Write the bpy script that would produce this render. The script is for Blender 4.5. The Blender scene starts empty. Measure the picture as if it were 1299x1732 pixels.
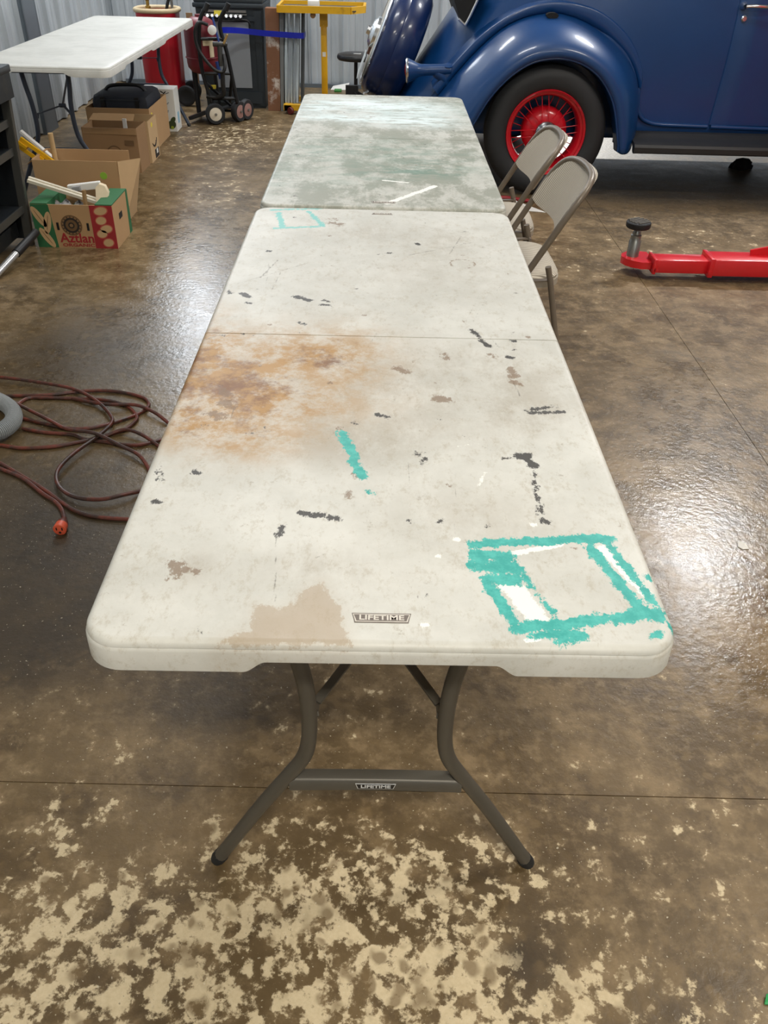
import bpy, bmesh, math, random
import numpy as np
from mathutils import Vector, Matrix
S = bpy.context.scene
COL = S.collection
random.seed(7)
PI = math.pi

# ---------------------------------------------------------------- camera, world, lights, exposure
cam_d = bpy.data.cameras.new('camera'); cam = bpy.data.objects.new('camera', cam_d); COL.objects.link(cam)
S.camera = cam
cam_d.sensor_fit = 'VERTICAL'; cam_d.sensor_height = 36.0; cam_d.lens = 36.0 * 1404.57 / 1732
cam_d.clip_start = 0.02; cam_d.clip_end = 100
def cam_matrix(pitch, yaw, roll, loc):
    cp, sp, cy, sy, cr, sr = math.cos(pitch), math.sin(pitch), math.cos(yaw), math.sin(yaw), math.cos(roll), math.sin(roll)
    f = Vector((sy*cp, cy*cp, -sp)); r = Vector((cy, -sy, 0)); d = f.cross(r)
    r2 = r*cr + d*sr; d2 = d*cr - r*sr
    m = Matrix.Identity(4)
    for i in range(3):
        m[i][0] = r2[i]; m[i][1] = -d2[i]; m[i][2] = -f[i]; m[i][3] = loc[i]
    return m
cam.matrix_world = cam_matrix(.6323, .0188, -.0298, (-.0156, -.7306, 1.4804))

S.view_settings.view_transform = 'Standard'; S.view_settings.look = 'None'
S.view_settings.exposure = 0.0; S.view_settings.gamma = 1.0; S.view_settings.use_curve_mapping = False

world = bpy.data.worlds.new('world'); S.world = world; world.use_nodes = True
bg = world.node_tree.nodes['Background']; bg.inputs[0].default_value = (.86, .93, 1, 1); bg.inputs[1].default_value = 1.2

def area(name, loc, target, sx, sy, power, col=(1, 1, 1)):
    l = bpy.data.lights.new(name, 'AREA'); l.shape = 'RECTANGLE'; l.size = sx; l.size_y = sy; l.energy = power; l.color = col
    o = bpy.data.objects.new(name, l); COL.objects.link(o); o.location = loc
    o.rotation_euler = (Vector(target) - Vector(loc)).to_track_quat('-Z', 'Y').to_euler()
    return o
WARM = (1, .95, .86)
area('lamp_over_car', (3.4, 6.2, 4.3), (3.4, 6.2, 0), 1.1, .5, 190)
area('lamp_right_bay', (3.2, 1.2, 4.3), (3.2, 1.2, 0), 1.3, .35, 110, WARM)
area('lamp_near_table', (-.3, 3.4, 4.3), (-.3, 3.4, 0), 1.3, .35, 62)
area('lamp_behind_camera', (.4, -2.4, 4.3), (.4, -2.4, 0), 1.3, .35, 155, (1, .93, .80))
area('fill_front_bay', (2.6, -5.4, 4.3), (2.6, -5.4, 0), 1.3, .35, 110)  # unseen fill, added to brighten the chrome and the car's sheen
area('lamp_left_bay', (-1.4, 7.0, 4.3), (-1.4, 7.0, 0), 1.3, .35, 75)
area('lamp_on_back_wall', (-1.95, 8.05, 2.6), (-1.5, 5, 1.2), .5, 1.1, 30, (.9, .95, 1))
sun_d = bpy.data.lights.new('sun', 'SUN'); sun_d.energy = 2.4; sun_d.angle = .01; sun_d.color = (1, .96, .88)
sun = bpy.data.objects.new('sun', sun_d); COL.objects.link(sun); sun.rotation_euler = Vector((-.10, -1, -.36)).to_track_quat('-Z', 'Y').to_euler()

# ---------------------------------------------------------------- helpers
def lin(c):
    return tuple((v/255/12.92 if v/255 <= .04045 else ((v/255+.055)/1.055)**2.4) for v in c)
class NT:
    """small helper around a material's node tree"""
    def __init__(s, name):
        s.m = bpy.data.materials.new(name); s.m.use_nodes = True; s.t = s.m.node_tree
        s.b = s.t.nodes['Principled BSDF']
    def n(s, typ, **kw):
        n = s.t.nodes.new(typ)
        for k, v in kw.items(): setattr(n, k, v)
        return n
    def l(s, a, b): s.t.links.new(a, b)
    def val(s, sock, v):
        if hasattr(v, 'is_output') or isinstance(v, bpy.types.NodeSocket): s.l(v, sock)
        else: sock.default_value = v
    def math(s, op, a, b=0.0, c=0.0, clamp=False):
        n = s.n('ShaderNodeMath', operation=op, use_clamp=clamp)
        for i, v in enumerate((a, b, c)): s.val(n.inputs[i], v)
        return n.outputs[0]
    def mix(s, f, a, b):
        n = s.n('ShaderNodeMix', data_type='RGBA')
        s.val(n.inputs[0], f)
        for i, v in ((6, a), (7, b)):
            s.val(n.inputs[i], v if isinstance(v, bpy.types.NodeSocket) else (*v[:3], 1))
        return n.outputs[2]
    def noise(s, scale, detail=4, rough=.55, dist=0.0, vec=None):
        n = s.n('ShaderNodeTexNoise'); n.inputs['Scale'].default_value = scale; n.inputs['Detail'].default_value = detail
        n.inputs['Roughness'].default_value = rough; n.inputs['Distortion'].default_value = dist
        s.l(vec if vec else s.co(), n.inputs['Vector']); return n.outputs[0]
    def co(s):
        if not hasattr(s, '_co'): s._co = s.n('ShaderNodeTexCoord').outputs['Object']
        return s._co
    def scaled(s, v):
        n = s.n('ShaderNodeVectorMath', operation='MULTIPLY'); s.l(s.co(), n.inputs[0]); n.inputs[1].default_value = v; return n.outputs[0]
    def step(s, x, lo, hi):
        n = s.n('ShaderNodeMapRange', interpolation_type='SMOOTHSTEP', clamp=True)
        s.val(n.inputs[0], x); s.val(n.inputs[1], lo); s.val(n.inputs[2], hi); n.inputs[3].default_value = 0; n.inputs[4].default_value = 1
        return n.outputs[0]
    def bump(s, h, strength=.3, dist=.002):
        n = s.n('ShaderNodeBump'); n.inputs['Strength'].default_value = strength; n.inputs['Distance'].default_value = dist
        s.l(h, n.inputs['Height']); s.l(n.outputs[0], s.b.inputs['Normal'])
    def base(s, c): s.val(s.b.inputs['Base Color'], c if isinstance(c, bpy.types.NodeSocket) else (*c[:3], 1))
    def rough(s, r): s.val(s.b.inputs['Roughness'], r)
MATS = {}
def M_(name, rgb, rough=.5, metal=0.0, var=.12, scale=18, coat=0.0, bump=0.0, rvar=.1, dirt=None):
    """plain procedural material: colour with noise variation and optional dirt"""
    if name in MATS: return MATS[name]
    t = NT(name); c = lin(rgb)
    nz = t.noise(scale, 5, .6)
    a = tuple(v*(1-var) for v in c); b = tuple(min(1, v*(1+var)) for v in c)
    col = t.mix(nz, a, b)
    if dirt:
        d = t.step(t.noise(scale*.35, 6, .7), dirt[1], dirt[1]+.12); col = t.mix(t.math('MULTIPLY', d, dirt[2]), col, lin(dirt[0]))
    t.base(col); t.b.inputs['Metallic'].default_value = metal
    t.rough(t.math('ADD', rough - rvar/2, t.math('MULTIPLY', nz, rvar), clamp=True))
    if coat: t.b.inputs['Coat Weight'].default_value = coat; t.b.inputs['Coat Roughness'].default_value = .08
    if bump: t.bump(t.noise(scale*6, 3), bump, .002)
    MATS[name] = t.m; return t.m

def tagset(o, label=None, cat=None, group=None, kind=None):
    if label: o['label'] = label
    if cat: o['category'] = cat
    if group: o['group'] = group
    if kind: o['kind'] = kind
    return o
def thing(name, label, cat, loc=(0, 0, 0), rz=0, group=None):
    o = bpy.data.objects.new(name, None); COL.objects.link(o); o.location = loc; o.rotation_euler = (0, 0, rz)
    o.empty_display_size = .1
    return tagset(o, label, cat, group)
def root_loc(p):
    while p.parent: p = p.parent
    return Vector(p.location)
class MB:
    def __init__(s): s.v = []; s.f = []
    def add(s, vs, fs):
        k = len(s.v); s.v += [tuple(v) for v in vs]; s.f += [tuple(i+k for i in f) for f in fs]; return s
    def box(s, c, d, R=None, bev=0.0):
        bm = bmesh.new(); bmesh.ops.create_cube(bm, size=1)
        for v in bm.verts: v.co = Vector((v.co.x*d[0], v.co.y*d[1], v.co.z*d[2]))
        if bev: bmesh.ops.bevel(bm, geom=bm.edges[:], offset=bev, segments=2, profile=.5, affect='EDGES')
        bm.verts.index_update()
        vs = [(R @ v.co if R else v.co) + Vector(c) for v in bm.verts]; fs = [[v.index for v in f.verts] for f in bm.faces]
        bm.free(); return s.add(vs, fs)
    def bb(s, x0, x1, y0, y1, z0, z1, bev=0.0):
        return s.box(((x0+x1)/2, (y0+y1)/2, (z0+z1)/2), (abs(x1-x0), abs(y1-y0), abs(z1-z0)), None, bev)
    def beam(s, a, b, w, h, up=(0, 0, 1), bev=0.0):
        a, b = Vector(a), Vector(b); d = b-a; L = d.length; z = d.normalized(); u = Vector(up)
        x = u.cross(z)
        if x.length < 1e-4: x = Vector((1, 0, 0)).cross(z)
        x.normalize(); y = z.cross(x)
        R = Matrix((x, y, z)).transposed()
        return s.box((a+b)/2, (w, h, L), R, bev)
    def tube(s, pts, r, seg=10, caps=True, closed=False):
        P = [Vector(p) for p in pts]; n = len(P); rr = r if isinstance(r, (list, tuple)) else [r]*n
        T = []
        for i in range(n):
            a = P[(i-1) % n] if closed or i > 0 else P[0]; b = P[(i+1) % n] if closed or i < n-1 else P[-1]
            T.append((b-a).normalized())
        u = T[0].orthogonal().normalized(); rings = []
        for i in range(n):
            u = (u - T[i]*u.dot(T[i])).normalized(); w = T[i].cross(u)
            rings.append([P[i] + (u*math.cos(2*PI*k/seg) + w*math.sin(2*PI*k/seg))*rr[i] for k in range(seg)])
        vs = [p for q in rings for p in q]; fs = []
        for i in range(n if closed else n-1):
            j = (i+1) % n
            for k in range(seg): fs.append((i*seg+k, i*seg+(k+1) % seg, j*seg+(k+1) % seg, j*seg+k))
        if caps and not closed:
            fs.append(tuple(range(seg-1, -1, -1))); fs.append(tuple((n-1)*seg+k for k in range(seg)))
        return s.add(vs, fs)
    def lathe(s, prof, o=(0, 0, 0), ax=(0, 0, 1), seg=24, sq=None):
        ax = Vector(ax).normalized(); u = ax.orthogonal().normalized(); w = ax.cross(u); o = Vector(o); vs = []; fs = []
        for r, h in prof:
            for k in range(seg):
                a = 2*PI*k/seg; vs.append(o + ax*h + (u*math.cos(a)+w*math.sin(a))*max(r, 1e-5))
        for i in range(len(prof)-1):
            for k in range(seg): fs.append((i*seg+k, i*seg+(k+1) % seg, (i+1)*seg+(k+1) % seg, (i+1)*seg+k))
        return s.add(vs, fs)
    def loft(s, rows, closed=False, flip=False):
        m = len(rows[0]); vs = [p for r in rows for p in r]; fs = []
        for i in range(len(rows)-1):
            for k in range(m if closed else m-1):
                q = (i*m+k, i*m+(k+1) % m, (i+1)*m+(k+1) % m, (i+1)*m+k); fs.append(q[::-1] if flip else q)
        return s.add(vs, fs)
    def prism(s, poly, a, t):
        """polygon poly (3-D points) extruded by vector a*t"""
        a = Vector(a)*t; n = len(poly); P = [Vector(p) for p in poly]
        vs = P + [p+a for p in P]; fs = [tuple(range(n-1, -1, -1)), tuple(range(n, 2*n))]
        fs += [(i, (i+1) % n, n+(i+1) % n, n+i) for i in range(n)]
        return s.add(vs, fs)
    def sphere(s, c, r, seg=16, rings=10, sc=(1, 1, 1)):
        prof = [(math.sin(PI*i/rings), -math.cos(PI*i/rings)) for i in range(rings+1)]
        k = len(s.v); s.lathe(prof, (0, 0, 0), (0, 0, 1), seg)
        for i in range(k, len(s.v)):
            v = s.v[i]; s.v[i] = (c[0]+v[0]*r*sc[0], c[1]+v[1]*r*sc[1], c[2]+v[2]*r*sc[2])
        return s
    def build(s, name, m, parent=None, smooth=True, local=False, angle=40, label=None, kind=None):
        me = bpy.data.meshes.new(name); off = Vector((0, 0, 0)) if (local or parent is None) else root_loc(parent)
        me.from_pydata([tuple(Vector(v)-off) for v in s.v], [], s.f); me.validate()
        bm = bmesh.new(); bm.from_mesh(me); bmesh.ops.recalc_face_normals(bm, faces=bm.faces[:]); bm.to_mesh(me); bm.free()
        if smooth:
            me.polygons.foreach_set('use_smooth', [True]*len(me.polygons)); me.set_sharp_from_angle(angle=math.radians(angle))
        me.materials.append(m)
        o = bpy.data.objects.new(name, me); COL.objects.link(o)
        if parent: o.parent = parent
        if label: o['label'] = label
        if kind: o['kind'] = kind
        return o
def spline(pts, n=8, closed=False):
    P = [Vector(p) for p in pts]; out = []; N = len(P)
    for i in range(N if closed else N-1):
        g = lambda k: P[k % N] if closed else P[min(max(k, 0), N-1)]
        a, b, c, d = g(i-1), g(i), g(i+1), g(i+2)
        for k in range(n):
            t = k/n
            out.append(.5*((2*b) + (c-a)*t + (2*a-5*b+4*c-d)*t*t + (3*b-a-3*c+d)*t**3))
    if not closed: out.append(P[-1])
    return out
def text_mesh(name, body, size, m, parent, mat4, depth=.0005, width=None, bold=0.0):
    cu = bpy.data.curves.new('t', 'FONT'); cu.body = body; cu.size = size; cu.align_x = 'CENTER'; cu.align_y = 'CENTER'
    cu.extrude = depth; cu.offset = bold; cu.resolution_u = 3
    o = bpy.data.objects.new('t', cu); COL.objects.link(o)
    dg = bpy.context.evaluated_depsgraph_get(); me = bpy.data.meshes.new_from_object(o.evaluated_get(dg))
    COL.objects.unlink(o); bpy.data.objects.remove(o); bpy.data.curves.remove(cu)
    xs = [v.co.x for v in me.vertices]
    if width: me.transform(Matrix.Diagonal((width/(max(xs)-min(xs)), 1, 1, 1)))
    off = root_loc(parent)
    me.transform(Matrix.Translation(-off) @ mat4)
    me.materials.clear(); me.materials.append(m); me.name = name
    r = bpy.data.objects.new(name, me); COL.objects.link(r); r.parent = parent
    return r
def frame4(o, x, y):
    x = Vector(x).normalized(); y = Vector(y).normalized(); z = x.cross(y); m = Matrix.Identity(4)
    for i in range(3): m[i][0] = x[i]; m[i][1] = y[i]; m[i][2] = z[i]; m[i][3] = o[i]
    return m
def copy_part(o, parent, name=None):
    c = o.copy(); COL.objects.link(c); c.parent = parent; return c
def copy_tree(o, parent=None):
    c = o.copy(); COL.objects.link(c)
    if parent: c.parent = parent
    for ch in list(o.children): copy_tree(ch, c)
    return c

# ---------------------------------------------------------------- materials used in several places
def floor_mat():
    t = NT('concrete_floor')
    at = t.n('ShaderNodeAttribute', attribute_name='floor_mask'); sp = t.n('ShaderNodeSeparateColor'); t.l(at.outputs['Color'], sp.inputs[0])
    bleach, wet, oil_shade = sp.outputs[0], sp.outputs[1], sp.outputs[2]
    n1 = t.noise(2.0, 7, .66); n2 = t.noise(8, 9, .72); n3 = t.noise(27, 9, .66, .15); n4 = t.noise(95, 4, .7)
    c = t.mix(t.step(n1, .34, .66), lin((84, 68, 44)), lin((116, 97, 68)))
    c = t.mix(t.math('MULTIPLY', t.step(n2, .46, .62), .55), c, lin((146, 124, 92)))
    c = t.mix(t.math('MULTIPLY', t.step(t.noise(5.3, 9, .7), .50, .64), .6), c, lin((70, 56, 37)))
    c = t.mix(t.math('MULTIPLY', t.step(n3, .50, .66), .4), c, lin((152, 130, 98)))
    # bleached patches
    x = t.math('ADD', t.math('MULTIPLY', n3, .62), t.math('MULTIPLY', n2, .38))
    th = t.math('SUBTRACT', .652, t.math('MULTIPLY', bleach, .15))
    f = t.step(t.math('SUBTRACT', x, th), -.012, .04)
    c = t.mix(t.math('MULTIPLY', f, .82), c, t.mix(n4, lin((196, 176, 138)), lin((236, 220, 186))))
    # round dark blotches inside the bleached field
    v = t.n('ShaderNodeTexVoronoi', feature='SMOOTH_F1'); v.inputs['Scale'].default_value = 30
    dv = t.n('ShaderNodeVectorMath', operation='ADD'); t.l(t.co(), dv.inputs[0])
    nn = t.n('ShaderNodeTexNoise'); nn.inputs['Scale'].default_value = 20; t.l(t.co(), nn.inputs['Vector'])
    sc = t.n('ShaderNodeVectorMath', operation='SCALE'); t.l(nn.outputs['Color'], sc.inputs[0]); sc.inputs['Scale'].default_value = .035
    t.l(sc.outputs[0], dv.inputs[1]); t.l(dv.outputs[0], v.inputs['Vector'])
    spots = t.math('MULTIPLY', t.step(v.outputs['Distance'], .42, .22), t.step(t.noise(7, 3), .42, .58))
    c = t.mix(t.math('MULTIPLY', spots, .75), c, lin((116, 96, 66)))
    # oil and dark stains, plus the car's shadow painted into the colour
    o = t.step(t.math('ADD', oil_shade, t.math('MULTIPLY', t.math('SUBTRACT', n2, .5), .9)), .25, .75)
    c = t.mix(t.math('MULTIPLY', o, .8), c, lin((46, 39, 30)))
    # fine specks
    c = t.mix(t.math('MULTIPLY', t.step(n4, .66, .72), .6), c, lin((60, 45, 30)))
    c = t.mix(t.math('MULTIPLY', t.step(t.noise(140, 2, .5), .69, .73), .6), c, lin((210, 200, 175)))
    t.base(c)
    r = t.math('ADD', .47, t.math('MULTIPLY', t.math('SUBTRACT', n2, .5), .5))
    r = t.math('SUBTRACT', r, t.math('MULTIPLY', wet, .33)); r = t.math('ADD', r, t.math('MULTIPLY', oil_shade, .22)); r = t.math('ADD', r, t.math('MULTIPLY', f, .12))
    t.rough(t.math('MAXIMUM', r, .13))
    t.b.inputs['Specular IOR Level'].default_value = .38
    t.bump(t.math('ADD', t.math('MULTIPLY', t.noise(45, 4, .6), 1.0), t.math('MULTIPLY', n4, .3)), .35, .004)
    return t.m
FLOOR = floor_mat()
def metal_wall():
    t = NT('wall_metal'); n = t.noise(1.5, 4); v = t.noise(6, 4, .6, 0, t.scaled((1, 1, .15)))
    t.base(t.mix(t.step(v, .3, .75), lin((176, 184, 190)), lin((205, 212, 216)))); t.rough(.38); t.b.inputs['Metallic'].default_value = .15
    return t.m
WALL = metal_wall()
PLASTIC = None
def plastic_mat(marks):
    t = NT('table_plastic_stained' if marks else 'table_plastic_clean')
    n1 = t.noise(5, 8, .68); n2 = t.noise(30, 8, .72); n3 = t.noise(220, 2, .5)
    sx = t.noise(9, 9, .75, 0, t.scaled((1, .55, 1)))
    base = t.mix(t.step(n1, .3, .7), lin((196, 195, 187)), lin((216, 215, 208)))
    if not marks:
        base = t.mix(t.math('MULTIPLY', t.step(n1, .55, .72), .35), base, lin((176, 168, 150)))
        t.base(base); t.rough(.42); t.bump(n3, .12, .001); return t.m
    def att(name):
        a = t.n('ShaderNodeAttribute', attribute_name=name); s = t.n('ShaderNodeSeparateColor'); t.l(a.outputs['Color'], s.inputs[0])
        return s.outputs[0], s.outputs[1], s.outputs[2], a.outputs['Alpha']
    teal, brown, dark, white = att('mark_a'); grey, tan, bspot, scr = att('mark_b'); blue2, green2, second, thin = att('mark_c')
    edge = t.math('SUBTRACT', t.math('ADD', t.math('MULTIPLY', t.noise(45, 9, .78), .6), t.math('MULTIPLY', t.noise(150, 5, .75, 0, t.scaled((1, .5, 1))), .4)), .5)
    def hard(x, amp=.9, w=.07, cut=.5): return t.math('MULTIPLY', t.step(t.math('ADD', x, t.math('MULTIPLY', edge, amp)), cut-w, cut+w), t.step(x, .04, .2))
    c = base
    c = t.mix(t.math('MULTIPLY', t.step(n2, .55, .75), .25), c, lin((178, 170, 152)))                # light soiling
    c = t.mix(t.math('MULTIPLY', t.step(t.noise(55, 9, .8, 0, t.scaled((1, .6, 1))), .5, .66), .4), c, lin((164, 152, 128)))
    c = t.mix(t.math('MULTIPLY', t.step(t.noise(26, 10, .85), .60, .66), .5), c, lin((132, 118, 96)))
    c = t.mix(t.math('MULTIPLY', second, t.math('ADD', .25, t.math('MULTIPLY', t.step(sx, .43, .58), .65))), c, lin((140, 142, 128)))  # second table: grey film
    c = t.mix(t.math('MULTIPLY', grey, t.math('ADD', .25, t.math('MULTIPLY', t.step(sx, .42, .6), .7))), c, lin((148, 134, 112)))
    c = t.mix(t.math('MULTIPLY', tan, t.math('ADD', .3, t.math('MULTIPLY', hard(tan), .0))), c, lin((172, 152, 126)))
    c = t.mix(t.math('MULTIPLY', hard(tan, 1.5, .06), .6), c, lin((168, 148, 122)))
    bm_ = t.math('MULTIPLY', brown, t.math('ADD', .35, t.math('MULTIPLY', t.step(t.noise(16, 9, .75), .38, .6), .9)), clamp=True)
    c = t.mix(t.math('MULTIPLY', bm_, 1.0), c, lin((172, 130, 66)))
    c = t.mix(t.math('MULTIPLY', t.step(t.math('ADD', brown, t.math('MULTIPLY', t.math('SUBTRACT', t.noise(11, 9, .75), .5), 2.4)), .74, 1.2), .85), c, lin((112, 66, 20)))
    # paint smears on the far table
    sm = t.noise(12, 9, .75, 0, t.scaled((.6, 1.5, 1)))
    c = t.mix(t.math('MULTIPLY', green2, t.math('ADD', .15, t.math('MULTIPLY', t.step(sm, .44, .57), .8))), c, lin((100, 132, 116)))
    c = t.mix(t.math('MULTIPLY', blue2, t.math('ADD', .25, t.math('MULTIPLY', t.step(t.noise(12, 9, .75, .2, t.scaled((.5, 1.6, 1))), .42, .54), .85))), c, lin((226, 238, 238)))
    c = t.mix(t.math('MULTIPLY', hard(scr, 1.3, .15), .7), c, lin((86, 78, 66)))
    c = t.mix(t.math('MULTIPLY', t.step(t.noise(13, 12, .88), .64, .70), .55), c, lin((120, 104, 80)))   # scattered specks
    c = t.mix(hard(white, 2.6), c, lin((240, 240, 234)))
    c = t.mix(t.math('MULTIPLY', hard(bspot, 5.0, .16), .75), c, lin((120, 92, 62)))
    c = t.mix(hard(dark, 5.0, .12), c, lin((66, 63, 58)))
    tl = t.mix(t.step(t.noise(60, 4, .7), .35, .7), lin((44, 162, 154)), lin((76, 186, 176)))
    tl = t.mix(thin, tl, lin((128, 196, 190)))
    c = t.mix(hard(teal, 3.4, .07), c, tl)
    t.base(c); t.rough(t.math('ADD', .34, t.math('MULTIPLY', n2, .25)))
    t.bump(t.math('ADD', t.math('MULTIPLY', n3, .5), t.math('MULTIPLY', hard(teal), .6)), .15, .001)
    return t.m
LEGMET = M_('leg_grey_metal', (92, 88, 80), .45, .3, .12, 30)
BLACKP = M_('black_plastic', (22, 22, 23), .5)
CHROME = M_('chrome', (236, 237, 238), .2, 1.0, .05)
STEEL = M_('bare_steel', (150, 150, 146), .35, .8, .15)
BLACKM = M_('black_metal', (24, 25, 27), .42, .3)
RUBBER = M_('rubber', (30, 31, 33), .65, 0, .2, 40)
CARD = M_('cardboard', (182, 146, 104), .8, 0, .08, 9, bump=.05)
CARDI = M_('cardboard_dark', (138, 106, 72), .85, 0, .1, 9)
WHITEP = M_('white_paper', (232, 230, 224), .6, 0, .04)
YELLOW = M_('yellow_paint', (226, 172, 24), .42, 0, .12, 12, dirt=((120, 84, 30), .6, .5))
RED = M_('red_paint', (206, 24, 34), .35, 0, .1, 10, coat=.3, rvar=.05)

# ---------------------------------------------------------------- the room
def joint(x): return .315 - .0113*(x-.02)
def floor_masks(X, Y):
    def g(cx, cy, rx, ry, s): return s*np.exp(-(((X-cx)/rx)**2 + ((Y-cy)/ry)**2))
    bl = g(-.45, -.05, .40, .22, 1.0) + g(.0, -.08, .35, .20, .95) + g(.15, .15, .22, .10, .6) + g(-.15, .2, .15, .1, .35) + g(.5, -.12, .3, .1, .55) + g(-.62, .25, .1, .1, .4) \
        + g(.6, .38, .3, .15, .15) + g(-1.2, 6.1, .6, .8, .75) + g(-1.0, 4.6, .3, .6, .45) + g(1.0, 3.5, .5, .5, .3) + g(1.9, 3.9, .6, .35, .45) + g(-.1, .6, .35, .25, .4) + g(-.65, .5, .2, .2, .3) + g(.65, .15, .3, .2, .25)
    bl = np.where(Y < joint(X), bl + .22, bl + .14)
    wet = g(-1.0, 2.9, .5, 1.2, 1.0) + g(-.9, 1.8, .45, .7, .9) + g(1.0, 1.2, .28, .5, 1.0) + g(1.2, 2.2, .4, .6, .45) + g(-1.4, 4.2, .4, 1, .6) + g(.9, .7, .3, .25, .35) + .12
    oil_shade = g(-1.25, 2.3, .5, .7, .62) + g(-1.0, 1.2, .5, .5, .62) + g(-.9, .75, .4, .3, .5) + g(1.95, 5.05, 1.3, .5, 1.0) + g(1.2, 2.45, .14, .05, .5) + g(1.42, 2.2, .06, .04, .5) + g(.3, .0, .09, .12, .4) + g(1.35, 2.95, .25, .12, .3) \
        + g(.25, -.03, .06, .05, .3) + g(0, .9, .7, .4, .3) + g(-.6, 3.4, .3, .4, .35)  # oil stains, and the car's shadow painted dark along its near side
    return np.clip(bl, 0, 1.1), np.clip(wet, 0, 1), np.clip(oil_shade, 0, 1)
fl = MB().bb(-2.7, 9.0, -7.0, 8.45, -.12, -.005).build('floor', FLOOR, None, False); tagset(fl, kind='structure')
def slab(x0, x1, ya, yb, nx, ny):
    us = np.linspace(0, 1, nx); vs = np.linspace(0, 1, ny)
    X = np.repeat((x0 + (x1-x0)*us)[None, :], ny, 0); A = ya(X); B = yb(X); Y = A + (B-A)*vs[:, None]
    co = np.stack([X, Y, np.zeros_like(X)], -1).reshape(-1, 3)
    i = np.arange((nx-1)*(ny-1)); r = i//(nx-1); k = i % (nx-1); a = r*nx+k
    F = np.stack([a, a+1, a+1+nx, a+nx], 1)
    me = bpy.data.meshes.new('slab'); per = list(range(nx)) + [nx*j+nx-1 for j in range(1, ny)] + [nx*(ny-1)+q for q in range(nx-2, -1, -1)] + [nx*j for j in range(ny-2, 0, -1)]
    N = len(co); low = co[per].copy(); low[:, 2] = -.005; m = len(per)
    side = [(per[(q+1) % m], per[q], N+q, N+(q+1) % m) for q in range(m)]
    co2 = np.concatenate([co, low]); me.from_pydata(co2.tolist(), [], F.tolist()+side)
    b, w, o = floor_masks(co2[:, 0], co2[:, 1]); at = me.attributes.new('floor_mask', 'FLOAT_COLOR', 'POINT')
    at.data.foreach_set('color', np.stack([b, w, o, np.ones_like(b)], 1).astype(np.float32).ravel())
    me.materials.append(FLOOR); ob = bpy.data.objects.new('slab', me); COL.objects.link(ob); ob.parent = fl
g_ = .0011
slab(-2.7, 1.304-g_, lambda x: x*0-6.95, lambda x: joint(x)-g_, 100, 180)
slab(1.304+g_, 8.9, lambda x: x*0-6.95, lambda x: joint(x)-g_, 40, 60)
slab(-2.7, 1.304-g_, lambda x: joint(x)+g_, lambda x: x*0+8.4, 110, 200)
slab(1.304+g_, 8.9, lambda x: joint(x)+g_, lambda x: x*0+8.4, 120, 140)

ZC = 4.6
def struct(name, mb, m): return tagset(mb.build(name, m, None, False), kind='structure')
wl = struct('wall_left', MB().bb(-2.7, -2.6, -7, 8.5, 0, ZC), WALL)
wb = struct('wall_back', MB().bb(-2.6, 1.15, 8.4, 8.5, 0, ZC).bb(5.8, 9, 8.4, 8.5, 0, ZC).bb(1.15, 5.8, 8.4, 8.5, 2.15, ZC), WALL)
struct('wall_right', MB().bb(9, 9.1, -7, 8.5, 0, ZC), WALL)
struct('wall_front', MB().bb(-2.6, 9, -7.1, -7, 0, ZC), WALL)
struct('ceiling', MB().bb(-2.7, 9.1, -7.1, 8.5, ZC, ZC+.1), M_('ceiling_white', (206, 208, 206), .6))
struct('ground', MB().bb(-6, 14, 8.5, 22, -.15, -.02), M_('outdoor_concrete', (196, 190, 178), .8))
# ribbed sheets, .9 m wide: four main ribs and two stiffening creases between
def rib_profile(w=.9):
    p = [(0, 0)]
    for k in range(3):
        o = k*.3
        p += [(o+.02, 0), (o+.032, .028), (o+.075, .028), (o+.087, 0), (o+.14, 0), (o+.146, .006), (o+.165, .006), (o+.171, 0), (o+.215, 0), (o+.221, .006), (o+.24, .006), (o+.246, 0)]
    return p + [(w-.003, 0)]
PANEL = None
def wall_panel(parent, o, along, inward, h):
    rows = []
    for z in (.0, h): rows.append([Vector(o) + Vector(along)*a + Vector(inward)*(b+.012) + Vector((0, 0, z)) for a, b in rib_profile()])
    mb = MB().loft(rows); e0 = Vector(o); n = len(rows[0])
    mb.loft([[rows[0][0], rows[1][0]], [e0, e0+Vector((0, 0, h))]]); mb.loft([[rows[0][-1], rows[1][-1]], [e0+Vector(along)*.897, e0+Vector(along)*.897+Vector((0, 0, h))]])
    mb.build('wall_panel', WALL, parent, False)
for k in range(7): wall_panel(wl, (-2.6, 2.3+k*.86, .01), (0, .955, 0), (1, 0, 0), 4.5)
for k in range(4): wall_panel(wb, (-2.57+k*.93, 8.4, .01), (1.03, 0, 0), (0, -1, 0), 4.5)
# steel column against the left wall (C section) and base angle along the back wall
GIRT = M_('column_grey', (112, 122, 130), .4, .3)
struct('trim_1', MB().bb(-2.572, -2.53, 6.06, 6.085, 0, 4.55).bb(-2.572, -2.53, 6.305, 6.33, 0, 4.55).bb(-2.545, -2.53, 6.06, 6.33, 0, 4.55), GIRT)
struct('trim_2', MB().bb(-2.5, 1.1, 8.335, 8.36, 0, .035), GIRT)

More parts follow.
